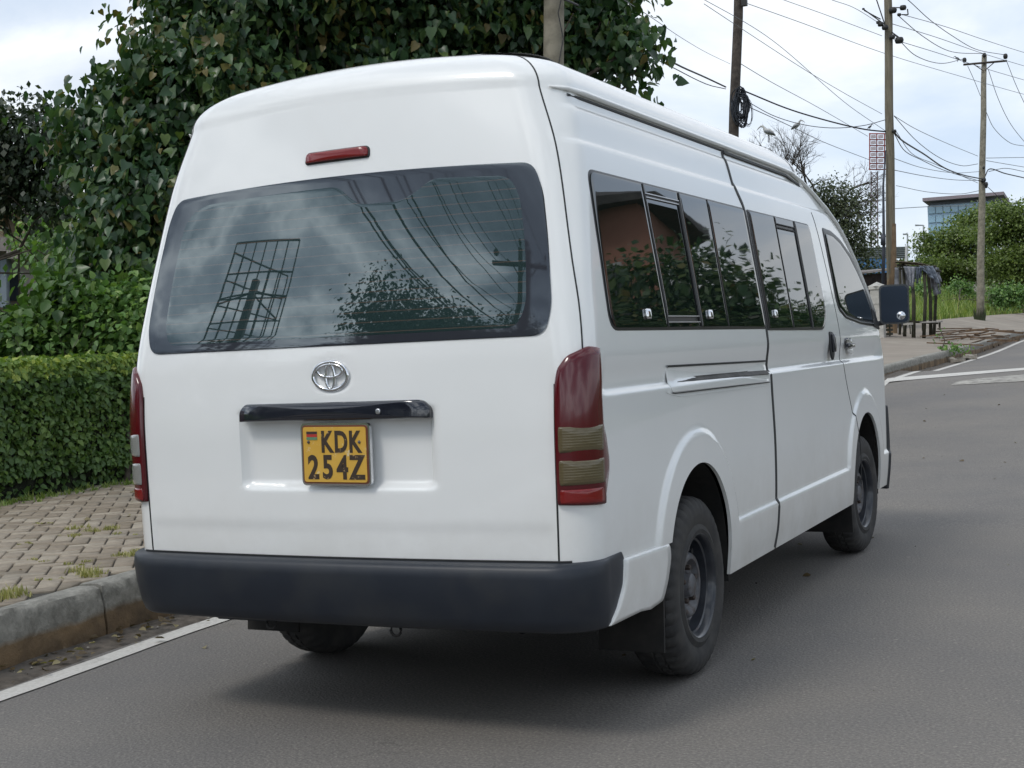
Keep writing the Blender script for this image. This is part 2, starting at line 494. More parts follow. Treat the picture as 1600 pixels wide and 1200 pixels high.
def SsD(y,q):
    p=Sside(y,q); return (p[0]+Dside(p[1],q),p[1],p[2])
# tailgate seam
for sx in (1,-1):
    low=[(UA,q) for q in np.arange(.60,1.20,.03)]
    strip(SdR,low,.007,.0015,'tailgate_seam',SEAM,TG,sx)
    up=[(uB(q),q) for q in list(np.arange(1.25,2.14,.03))+[2.14+.08*k for k in range(0,13)]]
    strip(SdR,up,.006,.0015,'tailgate_seam',SEAM,TG,sx)
    DO=SLD if sx==1 else SLDL; FO=FRD if sx==1 else FRDL
    s1=[(yS1(q),q) for q in np.arange(.335,2.125,.02)]
    strip(SsD,s1,.032,.0025,'door_seam',SEAM,DO,sx)
    s2=[(yS2(q),q) for q in np.arange(.42,1.95,.02)]
    strip(SsD,s2,.008,.0012,'door_seam',SEAM,FO,sx)
    # upper hem between slide door and roof rail
    # roof gutter rail
    path=[(-.86,2.145)]+[(y,2.142) for y in np.arange(-.8,1.9,.1)]+[(2.1,2.135),(2.3,2.105),(2.5,2.05),(2.7,1.985),(2.9,1.91),(3.1,1.82),(3.3,1.70),(3.5,1.55),(3.66,1.40)]
    def rail(y,q):
        a,b=ends(q); return Sside(min(y,b+ .12),q)
    m_=MB(); pts=[]; 
    for (y,q) in path: pts.append(Vector(rail(y,q))+nrm(Sside,min(y,ends(q)[1]-.01),q)*.008)
    pts=[Vector((sx*p.x,p.y,p.z)) for p in pts]
    rs=[.003,.008]+[.011]*(len(pts)-2)
    m_.tube(pts,rs,8); m_.build('roof_gutter',PAINT,VAN,True)
    strip(Sside,[(y,q-.020) for y,q in dense(path[1:20],.08)],.010,.002,'gutter_shadow_strip',SEAM,VAN,sx)  # dark strip painting in the shade beneath the gutter
    strip(Sside,dense([(.93,2.115),(2.0,2.112),(2.25,2.08)],.05),.016,.004,'door_top_seal',SEAM,DO,sx)
# sliding door rail track
track=rr([(-.31,1.196),(1.03,1.178),(1.03,1.084),(-.30,1.100)],[.01,.004,.004,.03])
patch(SsD,track,.003,.006,'door_track_cover',PAINT,VAN)
strip(SsD,dense([(-.31,1.197),(1.03,1.179)]),.008,.006,'track_edge',SEAM,VAN)
strip(SsD,dense([(-.30,1.100),(-.26,1.096),(1.03,1.083)]),.004,.0055,'track_edge',SEAM,VAN)
tr=rr([(-.205,1.152),(1.03,1.141),(1.03,1.118),(-.205,1.132)],.003)
patch(SsD,tr,.0055,.004,'door_track',noisy('track_slot',(.03,.03,.03),(.09,.085,.08),10,.7),VAN)
strip(SsD,dense([(-.35,1.104),(-.30,1.095),(-.20,1.083),(1.03,1.070)]),.006,.002,'track_lower_fold',PAINT,VAN)
# side windows
def panes(side):
    D0=SLD if side==1 else SLDL
    qo=rr([(-.835,1.868),(.985,1.866),(1.030,1.322),(-.860,1.330)],[.05,.02,.01,.07])
    g=patch(Sside,qo,.0025,.006,'quarter_window',GASKET,VAN,12,sx=side)
    def glass(pts,rad,off=.006,par=g,name='glass_pane',mt=SGLASS): return patch(Sside,rr(pts,rad),off,.003,name,mt,par,12,sx=side)
    qi=lambda a,b,qa=1.338,qb=1.858,sa=0,sb=0:[(a+sa,qb),(b+sb,qb),(b,qa),(a,qa)]
    glass([(-.825,1.858),(-.335,1.858),(-.30,1.338),(-.850,1.340)],[.045,.004,.004,.065])
    glass([(-.305,1.808),(.045,1.808),(.075,1.378),(-.275,1.378)],.004,.0035)
    glass([(-.32,1.858),(.06,1.858),(.055,1.826),(-.315,1.826)],.003,.006)
    glass([(-.29,1.353),(.08,1.353),(.085,1.338),(-.29,1.338)],.003,.004)
    glass([(.085,1.858),(.430,1.858),(.450,1.338),(.115,1.338)],.004,.006)
    glass([(.440,1.858),(.972,1.856),(1.015,1.332),(.460,1.338)],[.004,.012,.006,.004])
    for p in ([(-.318,1.826),(.058,1.826)],[(-.29,1.378),(.085,1.378)],[(-.29,1.356),(.085,1.356)],[(-.315,1.812),(.05,1.812)]): strip(Sside,dense(p),.005,.008,'window_trim',ALU,g,side)
    for a,b in ((-.327,-.292),(.073,.100),(.435,.455)): strip(Sside,dense([(a,1.86),(b,1.34)]),.009,.008,'window_divider',SEAM,g,side)
    strip(Sside,dense([(-.318,1.80),(-.285,1.40)]),.003,.009,'window_trim',ALU,g,side)
    strip(Sside,dense([(.060,1.82),(.088,1.36)]),.022,.0085,'window_divider',SEAM,g,side)
    so=rr([(1.035,1.864),(2.205,1.866),(2.262,1.40),(2.16,1.309),(1.065,1.316)],[.01,.05,.12,.06,.01],8)
    s=patch(Sside,so,.0045,.006,'door_window',GASKET,VAN,12,sx=side)
    G=lambda pts,rad,off=.008: patch(Sside,rr(pts,rad),off,.003,'glass_pane',SGLASS,s,12,sx=side)
    G([(1.055,1.855),(1.475,1.857),(1.510,1.324),(1.088,1.324)],[.01,.004,.004,.006])
    G([(1.495,1.802),(1.842,1.802),(1.880,1.324),(1.525,1.324)],.004,.0055)
    G([(1.490,1.857),(1.845,1.857),(1.842,1.826),(1.492,1.826)],.003)
    G([(1.880,1.857),(2.190,1.857),(2.248,1.405),(2.150,1.320),(1.920,1.322)],[.004,.045,.11,.05,.004])
    strip(Sside,dense([(1.482,1.86),(1.518,1.322)]),.008,.010,'window_divider',SEAM,s,side)
    strip(Sside,dense([(1.862,1.86),(1.902,1.322)]),.030,.010,'window_divider',SEAM,s,side)
    for qq in (1.826,1.808): strip(Sside,dense([(1.488,qq),(1.845,qq)]),.006,.010,'window_trim',SEAM,s,side)
    # catches
    for (y,q_,par,of) in ((-.50,1.385,g,.009),(.215,1.385,g,.009),(1.20,1.39,s,.011)):
        patch(Sside,rr([(y-.024,q_+.018),(y+.024,q_+.018),(y+.024,q_-.018),(y-.024,q_-.018)],.01),of+.004,.006,'window_catch',CHROME,par,3,.004,sx=side)
    # front door window
    FD=FRD if side==1 else FRDL
    fo=[(2.505,1.870),(2.72,1.862),(2.92,1.825),(3.12,1.755),(3.30,1.655),(3.45,1.545),(3.60,1.405),(3.62,1.335),(3.50,1.318),(3.10,1.336),(2.72,1.370),(2.585,1.415),(2.55,1.47)]
    f1=patch(Sside,rr(fo,.03,3),.003,.006,'door_window',GASKET,VAN,12,sx=side)
    gi=[(2.545,1.835),(2.72,1.828),(2.88,1.795),(3.06,1.728),(3.22,1.635),(3.34,1.545),(3.43,1.440),(3.47,1.352),(3.10,1.362),(2.74,1.393),(2.615,1.432),(2.588,1.48)]
    patch(Sside,rr(gi,.02,3),.007,.003,'glass_pane',SGLASS,f1,12,sx=side)
    strip(Sside,dense([(2.60,1.425),(2.73,1.380),(3.10,1.348),(3.46,1.338)]),.006,.0085,'window_trim',ALU,f1,side)
panes(1); panes(-1)
# tailgate window : one evenly bowed pane, standing slightly proud at its ends
def Srg(x,q):
    z,w,yr,yf,R,RF=level(q); return (x,yr+BOW*(x/w)**2,z+crown(q,abs(x),w))
def sym(L): return L+[(-x,q) for x,q in L[::-1]]
wo=rr([(-.790,1.320),(.790,1.320),(.812,1.41),(.792,1.60),(.758,1.80),(.722,1.882),(-.722,1.882),(-.758,1.80),(-.792,1.60),(-.812,1.41)],[.07,.07,.06,.1,.08,.07,.07,.08,.1,.06],6)
g=patch(Srg,wo,.002,.022,'rear_window',GASKET,VAN,14)
patch(Srg,inset(wo,.004),.0045,.001,'glass_border',FRIT,g,14)
wi=rr([(-.700,1.352),(.690,1.352),(.722,1.42),(.712,1.60),(.682,1.77),(.64,1.836),(.365,1.842),(.305,1.800),(.25,1.776),(.10,1.776),(.06,1.795),(.0,1.842),(-.60,1.842),(-.672,1.79),(-.705,1.60),(-.722,1.42)],[.05,.05,.05,.08,.06,.05,.03,.03,.03,.03,.02,.03,.05,.06,.08,.05],5)
patch(Srg,wi,.0052,.0006,'glass_pane',RGLASS,g,16)
# high brake light
patch(Srear,rr([(-.145,1.928),(.118,1.930),(.116,1.970),(-.143,1.968)],[.012,.012,.018,.018]),.006,.008,'brake_light_surround',SEAM,TG,3)
patch(Srear,rr([(-.140,1.932),(.113,1.934),(.111,1.966),(-.138,1.964)],[.010,.010,.016,.016]),.012,.010,'brake_light',REDB,TG,4,.006)
# black bar over the number plate
patch(Srear,rr([(-.358,1.074),(.393,1.074),(.393,1.108),(.368,1.134),(-.335,1.134),(-.358,1.108)],[.004,.004,.01,.02,.02,.01]),.022,.055,'plate_lamp_bar',GLOSSB,TG,5,.012)
patch(Srear,rr([(.205,1.108),(.222,1.108),(.222,1.090),(.205,1.090)],.008),.036,.006,'lock_barrel',ALU,TG,2)
# lamps
def lamp(side):
    lo=rr([(1.105,.790),(2.00,.780),(2.012,.90),(2.005,1.04),(1.962,1.13),(1.966,1.20),(1.945,1.278),(1.66,1.283),(1.30,1.255),(1.14,1.215),(1.092,1.165)],[.02,.03,.03,.05,.02,.03,.02,.06,.06,.05,.04],4)
    L=patch(S,lo,.012,.018,'tail_lamp',RED,VAN,9,.010,sx=side)
    mt=LENSA if side==1 else LENSC
    for (a,b) in ((.955,1.035),(.852,.930)):
        patch(S,rr([(1.155,a),(1.925,a),(1.925,b),(1.155,b)],.02),.0195,.008,'lens_block',mt,L,5,.005,sx=side)
    patch(S,rr([(1.155,.795),(1.90,.790),(1.90,.838),(1.155,.838)],.02),.0175,.008,'lower_reflector',REDB,L,4,.004,sx=side)
lamp(1); lamp(-1)
tagp=[o for o in VAN.children if o.name.startswith('tail_lamp')]
tagp[0]['label']='tail lamp with yellowed lens blocks'; tagp[1]['label']='tail lamp with clear lens blocks'
# number plate
y_p=Srear(.035,.96)[1]-.012
PL_=bpy.data.objects.new('number_plate',None); COL.objects.link(PL_); PL_.parent=VAN; PL_.location=(.035,y_p,.960); PL_.rotation_euler=(0,math.radians(.6),0)
def plate2(name,w,h,y,r,mt,th=.004):
    o=rr([(-w,-h),(w,-h),(w,h),(-w,h)],r,5); N=len(o)
    vs=[(a,y,b) for a,b in o]+[(a,y+th,b) for a,b in o]
    return mk(name,vs,[tuple(range(N))]+[(i,i+N,(i+1)%N+N,(i+1)%N) for i in range(N)]+[tuple(range(2*N-1,N-1,-1))],mt,PL_)
plate2('plate_frame',.136,.105,-.006,.018,CHROME,.014)
plate2('plate_edge',.129,.098,-.0085,.014,mat('plate_rust_edge',(.16,.05,.025),.5),.004)
def B_pl(N,b):
    n=noise_n(N,26,6,.7); f=ramp(N,n.outputs[0],[(.60,(0,0,0)),(.66,(1,1,1))]); n2=noise_n(N,7,3)
    c0=ramp(N,n2.outputs[0],[(.3,(.60,.34,.045)),(.7,(.68,.42,.08))]); c=mix(N,f,c0,(.70,.58,.36)); N.links.new(c,b.inputs['Base Color'])
plate2('plate_face',.1235,.0925,-.011,.010,mat('yellow_plate',rough=.4,build=B_pl),.003)
def B_ink(N,b):
    n=noise_n(N,38,5,.7); f=ramp(N,n.outputs[0],[(.60,(0,0,0)),(.64,(1,1,1))]); c=mix(N,f,(.045,.03,.02),(.5,.33,.14)); N.links.new(c,b.inputs['Base Color'])
INK=mat('worn_black_paint',rough=.5,build=B_ink)
def word(t,xs,zbase,h,y,par,mt,stretch=.78,bold=.02,name='lettering'):
    V=[];Fc=[]
    for ch,x in zip(t,xs):
        cu=bpy.data.curves.new('t','FONT'); cu.body=ch; cu.size=1; cu.extrude=.02; cu.offset=bold; cu.resolution_u=4; cu.align_x='CENTER'
        ob=bpy.data.objects.new('t',cu); COL.objects.link(ob); bpy.context.view_layer.update()
        me=bpy.data.meshes.new_from_object(ob.evaluated_get(bpy.context.evaluated_depsgraph_get()))
        zs=[v.co.y for v in me.vertices]; z0,z1=min(zs),max(zs); s=h/(z1-z0); b=len(V)
        for v in me.vertices: V.append((x+v.co.x*s*stretch,y-(v.co.z+.02)*.03,zbase+(v.co.y-z0)*s))
        Fc+=[[b+i for i in p.vertices] for p in me.polygons]
        bpy.data.objects.remove(ob); bpy.data.curves.remove(cu); bpy.data.meshes.remove(me)
    return mk(name,V,Fc,mt,par)
word('KDK',(-.030,.026,.080),.006,.074,-.0112,PL_,INK,.72,.032)
word('254Z',(-.086,-.029,.029,.086),-.083,.082,-.0112,PL_,INK,.80,.032)
fl=MB(); fl.box((-.088,-.0118,.073),(.021,.0008,.0045)); fl.build('flag_band',mat('flag_dark',(.05,.03,.03),.5),PL_)
fl=MB(); fl.box((-.088,-.0118,.0635),(.021,.0008,.0045)); fl.build('flag_band',mat('flag_red',(.45,.04,.03),.5),PL_)
fl=MB(); fl.box((-.088,-.0118,.054),(.021,.0008,.0045)); fl.build('flag_band',mat('flag_green',(.12,.25,.14),.5),PL_)
for x in (-.102,.098):
    s_=MB(); s_.lathe([(-.004,.0),(-.0035,.004),(0,.0055)],12,'y',(x,-.0118,.042)); s_.build('plate_screw',HUBM,PL_,True)
# oval emblem of three interlaced rings
EM=bpy.data.objects.new('emblem',None); COL.objects.link(EM); EM.parent=VAN
ep=Srear(.012,1.222); EM.location=(.012,ep[1]-.004,1.222)
def ring(name,cx,cz,a,b,r,ry=.006,n=56):
    vs=[];fs=[];K=8
    for i in range(n):
        t=2*PI*i/n; c_=Vector((cx+a*math.cos(t),0,cz+b*math.sin(t))); nn=Vector((math.cos(t)/a,0,math.sin(t)/b)).normalized()
        for k in range(K):
            s=2*PI*k/K; vs.append(c_+nn*r*math.cos(s)+Vector((0,-ry*math.sin(s),0)))
    for i in range(n):
        for k in range(K):
            fs.append((i*K+k,((i+1)%n)*K+k,((i+1)%n)*K+(k+1)%K,i*K+(k+1)%K))
    o=mk(name,vs,fs,CHROME,EM,True); fixn(o)
ring('outer_ring',0,0,.068,.047,.0074); ring('wide_ring',0,.017,.049,.0215,.0062); ring('narrow_ring',0,-.002,.0175,.041,.0062)
# --- rear bumper
def bumper():
    qs=[(.378,-.02),(.384,.036),(.395,.052),(.43,.062),(.50,.068),(.56,.067),(.590,.062),(.601,.052),(.606,.036),(.607,-.03)]
    vs=[];fs=[];us=[]
    for s in (-1,1):
        pass
    nU=0
    base=[('s',t) for t in np.linspace(0,1,14)]+[('c',t) for t in np.linspace(0,1,12)[1:]]+[('r',t) for t in np.linspace(0,1,14)[1:]]
    ring_=[]
    for q,o in qs:
        row=[]
        y_end=interp(q,[(.375,-1.00),(.40,-.94),(.44,-.85),(.50,-.815),(.55,-.825),(.61,-.86)])
        for k,t in base:
            if k=='s':
                y0=ends(q)[0]; y=lerp(y_end,y0,t); p=Vector(Sside(y,q)); n=Vector((1,0,0)); k2=lerp(.10,.22,t)
            elif k=='c': p=Vector(S(2-t,q)); a=(1-t)*PI/2; n=Vector((math.sin(a),-math.cos(a),0)); k2=lerp(.22,1,t)
            else: p=Vector(S(1-t,q)); n=Vector((0,-1,0)); k2=1
            row.append(p+n*(o*k2 if o>0 else o))
        full=row+[Vector((-p.x,p.y,p.z)) for p in row[-2::-1]]
        ring_.append(full)
    M_=len(ring_[0])
    for r_ in ring_: vs+=r_
    for j in range(len(ring_)-1):
        for i in range(M_-1): a=j*M_+i; fs.append((a,a+1,a+M_+1,a+M_))
    fs.append(tuple(j*M_ for j in range(len(ring_)))); fs.append(tuple(j*M_+M_-1 for j in range(len(ring_)))[::-1])
    o=mk('rear_bumper',vs,fs,BUMP,VAN,True); fixn(o); sharp(o,50)
    for side in (1,-1):
        ext=[(-.850,.582),(-.412,.570),(-.396,.522),(-.425,.44),(-.470,.376),(-.60,.368),(-.70,.380),(-.985,.386),(-.93,.42),(-.86,.50)]
        patch(Sside,rr(ext,[.01,.02,.03,.05,.02,.01,.01,.01,.03,.03],4),.017,.035,'bumper_corner_panel',PAINT,VAN,6,sx=side)
bumper()
strip(lambda u,q:S(abs(u),q) if u>=0 else (-S(-u,q)[0],*S(-u,q)[1:]),[(u,.606) for u in np.linspace(-1.3,1.3,60)],.014,.006,'bumper_gap',SEAM,VAN)
# --- wheels
def tyre_mesh(o_out):
    prof=[(.0,.200),(.004,.215),(-.004,.235),(.004,.262),(.004,.290),(-.006,.318),(-.020,.334),(-.040,.341),(-.065,.3435),(-.068,.337),(-.073,.337),(-.076,.3445),(-.100,.345),(-.103,.338),(-.108,.338),(-.111,.345),(-.135,.3435),(-.160,.340),(-.180,.332),(-.194,.316),(-.200,.290),(-.198,.255),(-.190,.215),(-.188,.200)]
    n=168; vs=[];L=len(prof)
    for k in range(n):
        a=2*PI*k/n
        for i,(x,r) in enumerate(prof):
            rr_=r
            if i in(5,6,7,8) and k%4==0: rr_-=.008
            if i==4 and k%4==0: rr_-=.003
            if i in(16,17,18) and k%4==0: rr_-=.008
            if i in (3,4) and k%2==0: rr_+=.0004
            if i in(11,12) and k%4==2: rr_-=.010
            vs.append((x,rr_*math.cos(a),rr_*math.sin(a)))
    fs=[]
    for k in range(n):
        k2=(k+1)%n
        for i in range(L-1): fs.append((k*L+i,k*L+i+1,k2*L+i+1,k2*L+i))
    return vs,fs
def wheel(side,y,steer=0):
    W=bpy.data.objects.new('wheel',None); COL.objects.link(W); W.parent=VAN; W.location=(side*.902,y,.345); W.rotation_euler=(0,0,PI*(side<0)+steer)
    vs,fs=tyre_mesh(0); t=mk('tyre',vs,fs,TYRE,W); fixn(t); sharp(t,32)
    b=MB(); b.lathe([(-.012,.2005),(-.002,.205),(.000,.198),(-.004,.192),(-.014,.188),(-.030,.184),(-.034,.176),(-.065,.172),(-.075,.168),(-.078,.160),(-.070,.156),(-.062,.150),(-.066,.140),(-.074,.128)],72)
    r=b.build('rim',RIM,W,True); fixn(r); sharp(r,45)
    b=MB(); b.lathe([(-.019,.2),(-.19,.2),(-.19,.12),(-.085,.12),(-.078,.17)],48); b.build('rim_barrel',RIM,W,True)
    b=MB(); b.lathe([(-.074,.128),(-.050,.126),(-.040,.120),(-.036,.110),(-.038,.100),(-.052,.092),(-.060,.084),(-.060,.052),(-.050,.047),(-.034,.044),(-.028,.036),(-.026,0)],48)
    h=b.build('hub',HUBM,W,True); fixn(h); sharp(h,40)
    for k in range(5):
        a=2*PI*k/5+.3; b=MB(); b.lathe([(-.062,.0115),(-.040,.011),(-.037,.008),(-.036,0)],6,'x',(0,.068*math.cos(a),.068*math.sin(a)))
        b.build('wheel_nut',NUT,W)
    for k in range(8):
        a=2*PI*k/8+.1; b=MB(); b.lathe([(.0,.0),(0,.013)],12,'x',(-.0595,.150*math.cos(a),.150*math.sin(a))); b.build('rim_vent',SEAM,W)
NUT=mat('rusty_nut',(.060,.045,.038),.65,metal=.4)
wheel(1,0); wheel(1,3.11,-.04); wheel(-1,0); wheel(-1,3.11,-.04)
# --- wheel houses, underbody, axle, exhaust
for side in (1,-1):
    for yc in (ARY,FAY):
        vs=[];fs=[];n=28
        arc=[(yc-ARR-.004,.30)]+[(yc-(ARR+.004)*math.cos(PI*k/n),ARZ+(ARR+.004)*math.sin(PI*k/n)) for k in range(n+1)]+[(yc+ARR+.004,.30)]
        for (y,z) in arc: vs+=[(side*.905,y,z),(side*.60,y,z)]
        for i in range(len(arc)-1): fs.append((2*i,2*i+1,2*i+3,2*i+2))
        fs.append(tuple(2*i+1 for i in range(len(arc))))
        mk('wheel_house',vs,fs,UNDER,VAN)
    b=MB(); b.box((side*.78,-.43,.315),(.125,.006,.135),Matrix.Rotation(-.08,3,'X')); b.build('mud_flap',UNDER,VAN)
    b=MB(); b.box((side*.77,2.70,.31),(.14,.006,.14),Matrix.Rotation(.10,3,'X')); b.build('mud_flap',UNDER,VAN)
b=MB(); b.box((0,.2+1.6,.44),(.58,2.2,.07)); b.box((0,1.55,.40),(.86,.95,.05)); b.box((0,-.78,.45),(.80,.30,.06)); b.build('underbody',UNDER,VAN)
b=MB(); b.tube([(-.75,0,.34),(.75,0,.34)],.045,10); b.lathe([(-.13,.05),(-.08,.12),(0,.145),(.08,.12),(.13,.05)],20,'x',(.05,0,.34)); b.build('rear_axle',UNDER,VAN,True)
b=MB(); b.tube([(.50,.6,.33),(.55,-.2,.36),(.62,-.7,.385),(.64,-1.05,.385)],.024,12,False); b.lathe([(-.25,.0),(-.25,.07),(.25,.07),(.25,.0)],16,'y',(.52,.95,.34)); b.build('exhaust_pipe',UNDER,VAN,True)
for x,z in ((-.28,.385),(.22,.385)):
    b=MB(); b.tube([Vector((x+.017*math.cos(t),-1.14+.004*math.cos(t),z-.012+.02*math.sin(t))) for t in np.linspace(0,2*PI,13)],.005,6,False); b.build('tow_eye',UNDER,VAN,True)
b=MB(); b.box((-.42,-1.08,.385),(.11,.04,.012)); b.build('bumper_bracket',BUMP,VAN,bevel=.004)
b=MB(); b.lathe([(-.09,0),(-.09,.27),(-.07,.31),(.07,.31),(.09,.27),(.09,0)],36,'z',(0,-.70,.52)); b.build('spare_wheel',UNDER,VAN,True)
# --- handles and mirror (both sides)
for side in (1,-1):
    DO=SLD if side==1 else SLDL; FO=FRD if side==1 else FRDL
    ho=rr([(2.262,1.300),(2.345,1.296),(2.350,1.178),(2.308,1.140),(2.262,1.172)],[.02,.02,.02,.03,.02])
    patch(Sside,ho,.006,.008,'handle_recess',SEAM,DO,3,sx=side)
    patch(Sside,rr([(2.288,1.286),(2.322,1.284),(2.324,1.190),(2.290,1.190)],.01),.022,.018,'door_handle',GLOSSB,DO,3,.004,sx=side)
    patch(Sside,rr([(2.64,1.262),(2.80,1.255),(2.82,1.212),(2.78,1.188),(2.65,1.20)],.02),.004,.006,'handle_recess',GLOSSB,FO,3,sx=side)
    patch(Sside,rr([(2.63,1.232),(2.79,1.226),(2.79,1.204),(2.63,1.206)],.008),.024,.018,'door_handle',GLOSSB,FO,3,.004,sx=side)
    patch(Sside,rr([(2.68,1.202),(2.80,1.200),(2.82,1.170),(2.74,1.168)],.01),.006,.006,'lock_cover',PAINT,FO,3,.004,sx=side)
    MR=bpy.data.objects.new('wing_mirror',None); COL.objects.link(MR); MR.parent=VAN
    cx,cy,cz=1.005,3.70,1.452
    MR.location=(side*cx,cy,cz); MR.rotation_euler=(0,0,side*.16)
    def slab(name,w,h,y0,y1,r,mt,dx=0,dz=0,back=.0):
        o=rr([(-w+dx,-h+dz),(w+dx,-h+dz),(w+dx,h+dz),(-w+dx,h+dz)],r,6); N=len(o)
        vs=[(a,y0,b) for a,b in o]+[(a*(1-back)+0,y1,b*(1-back)) for a,b in o]
        ob=mk(name,vs,[tuple(range(N))]+[(i,i+N,(i+1)%N+N,(i+1)%N) for i in range(N)]+[tuple(range(2*N-1,N-1,-1))],mt,MR); fixn(ob); sharp(ob,40); return ob
    slab('mirror_housing',.090,.122,-.02,.06,.035,noisy('mirror_housing_plastic',(.03,.035,.04),(.05,.055,.06),30,.4) if side==1 else bpy.data.materials['mirror_housing_plastic'],back=.18)
    slab('mirror_glass',.080,.111,-.024,-.018,.03,mat('mirror_dark_reflection',(.035,.045,.062),.03,metal=1))  # dark navy colour stands in for the dark view the mirror reflects
    b=MB(); b.lathe([(-.012,0),(-.011,.010),(-.006,.02),(0,.026)],24,'y',(side*.038,-.024,-.072)); b.build('blind_spot_mirror',CHROME,MR,True)
    b=MB(); b.tube([(side*-.02,.02,-.10),(side*-.10,.0,-.115),(side*-.17,-.02,-.10)],.016,8); b.build('mirror_arm',BLACKP,MR,True)
    patch(Sside,rr([(3.47,1.43),(3.56,1.40),(3.63,1.30),(3.45,1.325)],.01),.010,.012,'mirror_mount',BLACKP,FO,3,sx=side)
# --- front end: bumper, windscreen
def mir(u,q):
    p=S(abs(u),q); return (math.copysign(p[0],u) if u!=0 else 0,p[1],p[2])
Ff=lambda a,q:(lambda p:(math.copysign(1,a)*p[0] if abs(a)>1e-6 else 0,p[1],p[2]))(S(5-abs(a),q))
patch(Ff,rr([(-1.0,1.18),(1.0,1.18),(.95,1.95),(-.95,1.95)],.1),.004,.006,'windscreen',SGLASS,VAN,12)
for side in (1,-1):
    patch(S,rr([(3.12,.30),(3.12,.52),(3.25,.54),(3.30,.82),(4.95,.82),(4.95,.30)],[.02,.02,.02,.03,.01,.02]),.030,.05,'front_bumper',BLACKP,VAN,6,sx=side)
    patch(S,rr([(3.55,.92),(4.5,.90),(4.4,1.10),(3.5,1.16)],.03),.008,.012,'headlight',LENSC,VAN,5,.01,sx=side)
# ------------------------------------------------------------------ world light
W_=bpy.data.worlds.new('World'); scene.world=W_; W_.use_nodes=True; N=W_.node_tree; bg=N.nodes['Background']
SUN_EL,SUN_AZ=math.radians(52),math.radians(200)   # azimuth clockwise from +Y
sky=nd(N,'ShaderNodeTexSky',sky_type='NISHITA',sun_disc=False,sun_elevation=SUN_EL,sun_rotation=SUN_AZ)
tc=nd(N,'ShaderNodeTexCoord'); mp=nd(N,'ShaderNodeMapping',inp={'Scale':(1,1,2.6),'Location':(.3,.1,0)}); N.links.new(tc.outputs['Generated'],mp.inputs[0])
n1=nd(N,'ShaderNodeTexNoise',inp={'Scale':2.1,'Detail':9,'Roughness':.55,'Distortion':.25}); N.links.new(mp.outputs[0],n1.inputs[0])
# cloud brightness: paler towards the road ahead, greyer and broken behind
dp=nd(N,'ShaderNodeVectorMath',operation='DOT_PRODUCT'); N.links.new(tc.outputs['Generated'],dp.inputs[0]); dp.inputs[1].default_value=(.05,1,.0)
mr=nd(N,'ShaderNodeMapRange',inp={1:-.35,2:.75,3:0,4:1}); N.links.new(dp.outputs['Value'],mr.inputs[0])
cf=ramp(N,n1.outputs[0],[(.38,(5.2,6.1,7.4)),(.47,(6.6,7.2,8.0)),(.54,(8.4,8.6,8.9)),(.66,(6.4,6.9,7.6))])
cb=ramp(N,n1.outputs[0],[(.40,(1.7,2.1,2.6)),(.465,(3.6,4.2,5.0)),(.50,(7.5,8.3,9.2)),(.545,(14.5,15.2,15.8)),(.585,(8,8.8,9.8)),(.66,(3.8,4.6,5.8))])
cl=mix(N,mr.outputs[0],cb,cf)
fin=mix(N,.85,sky.outputs[0],cl); N.links.new(fin,bg.inputs[0]); bg.inputs[1].default_value=.10
sl=bpy.data.lights.new('sun','SUN'); sl.energy=.9; sl.angle=math.radians(14); sl.color=(1,.96,.9)
so=bpy.data.objects.new('sun',sl); COL.objects.link(so); so.location=(0,-10,30)
sd=Vector((math.sin(SUN_AZ)*math.cos(SUN_EL),math.cos(SUN_AZ)*math.cos(SUN_EL),math.sin(SUN_EL)))
so.rotation_euler=sd.to_track_quat('Z','Y').to_euler()
vs_=scene.view_settings; vs_.view_transform='Standard'; vs_.look='None'; vs_.exposure=.45; vs_.gamma=1; vs_.use_curve_mapping=False
scene.render.engine='CYCLES'
# ------------------------------------------------------------------ ground
ZR=[(4,0),(8,.06),(12,.20),(19,.45),(28,.62),(35,.72),(48,.85),(70,1.0),(120,1.3),(300,1.5)]
def zr(y): return interp(y,ZR)
KX=[(-40,-1.4),(-6,-1.62),(-.8,-1.97),(.5,-2.06),(8,-2.10),(19,-1.88),(28,-1.72),(45,-2.2),(60,-2.0),(80,-.6),(120,5),(300,50)]
def kx(y): return interp(y,KX)
def rise(y): return interp(y,[(12,0),(24,.14),(35,.30),(50,.52),(80,.7)])
def hT(x,y,drop=True):
    d=kx(y)-x
    if d<(.55 if drop else -.1):
        return zr(y)-.12 if d>-9 else zr(y)+.06
    h=zr(y)+.20+rise(y)*sm(.2,4,d)
    if y>20: h+=2.5*sm(20,60,y)*sm(4.2,15,d)
    return h
xs=sorted(set(list(np.linspace(-400,-60,12))+list(np.linspace(-60,-12,25))+list(np.linspace(-12,12,97))+list(np.linspace(12,60,20))+list(np.linspace(60,400,8))))
ys=sorted(set(list(np.linspace(-200,-20,12))+list(np.linspace(-20,80,151))+list(np.linspace(80,160,30))+list(np.linspace(160,900,20))))
vs=[];fs=[]
for y in ys:
    for x in xs:
        k=0
        e=kx(y)
        vs.append((x,y,hT(x,y)+(.06*noise.noise(Vector((x*.3,y*.3,0))) if x<e-4.2 else 0)))
nx=len(xs)
for j in range(len(ys)-1):
    for i in range(nx-1): a=j*nx+i; fs.append((a,a+1,a+nx+1,a+nx))
GROUND=noisy('grassy_soil',(.045,.06,.018),(.10,.085,.045),1.4,.95,.5,.05,c3=(.05,.085,.02),s3=.35)
tag(mk('ground',vs,fs,GROUND,None,True),kind='structure')
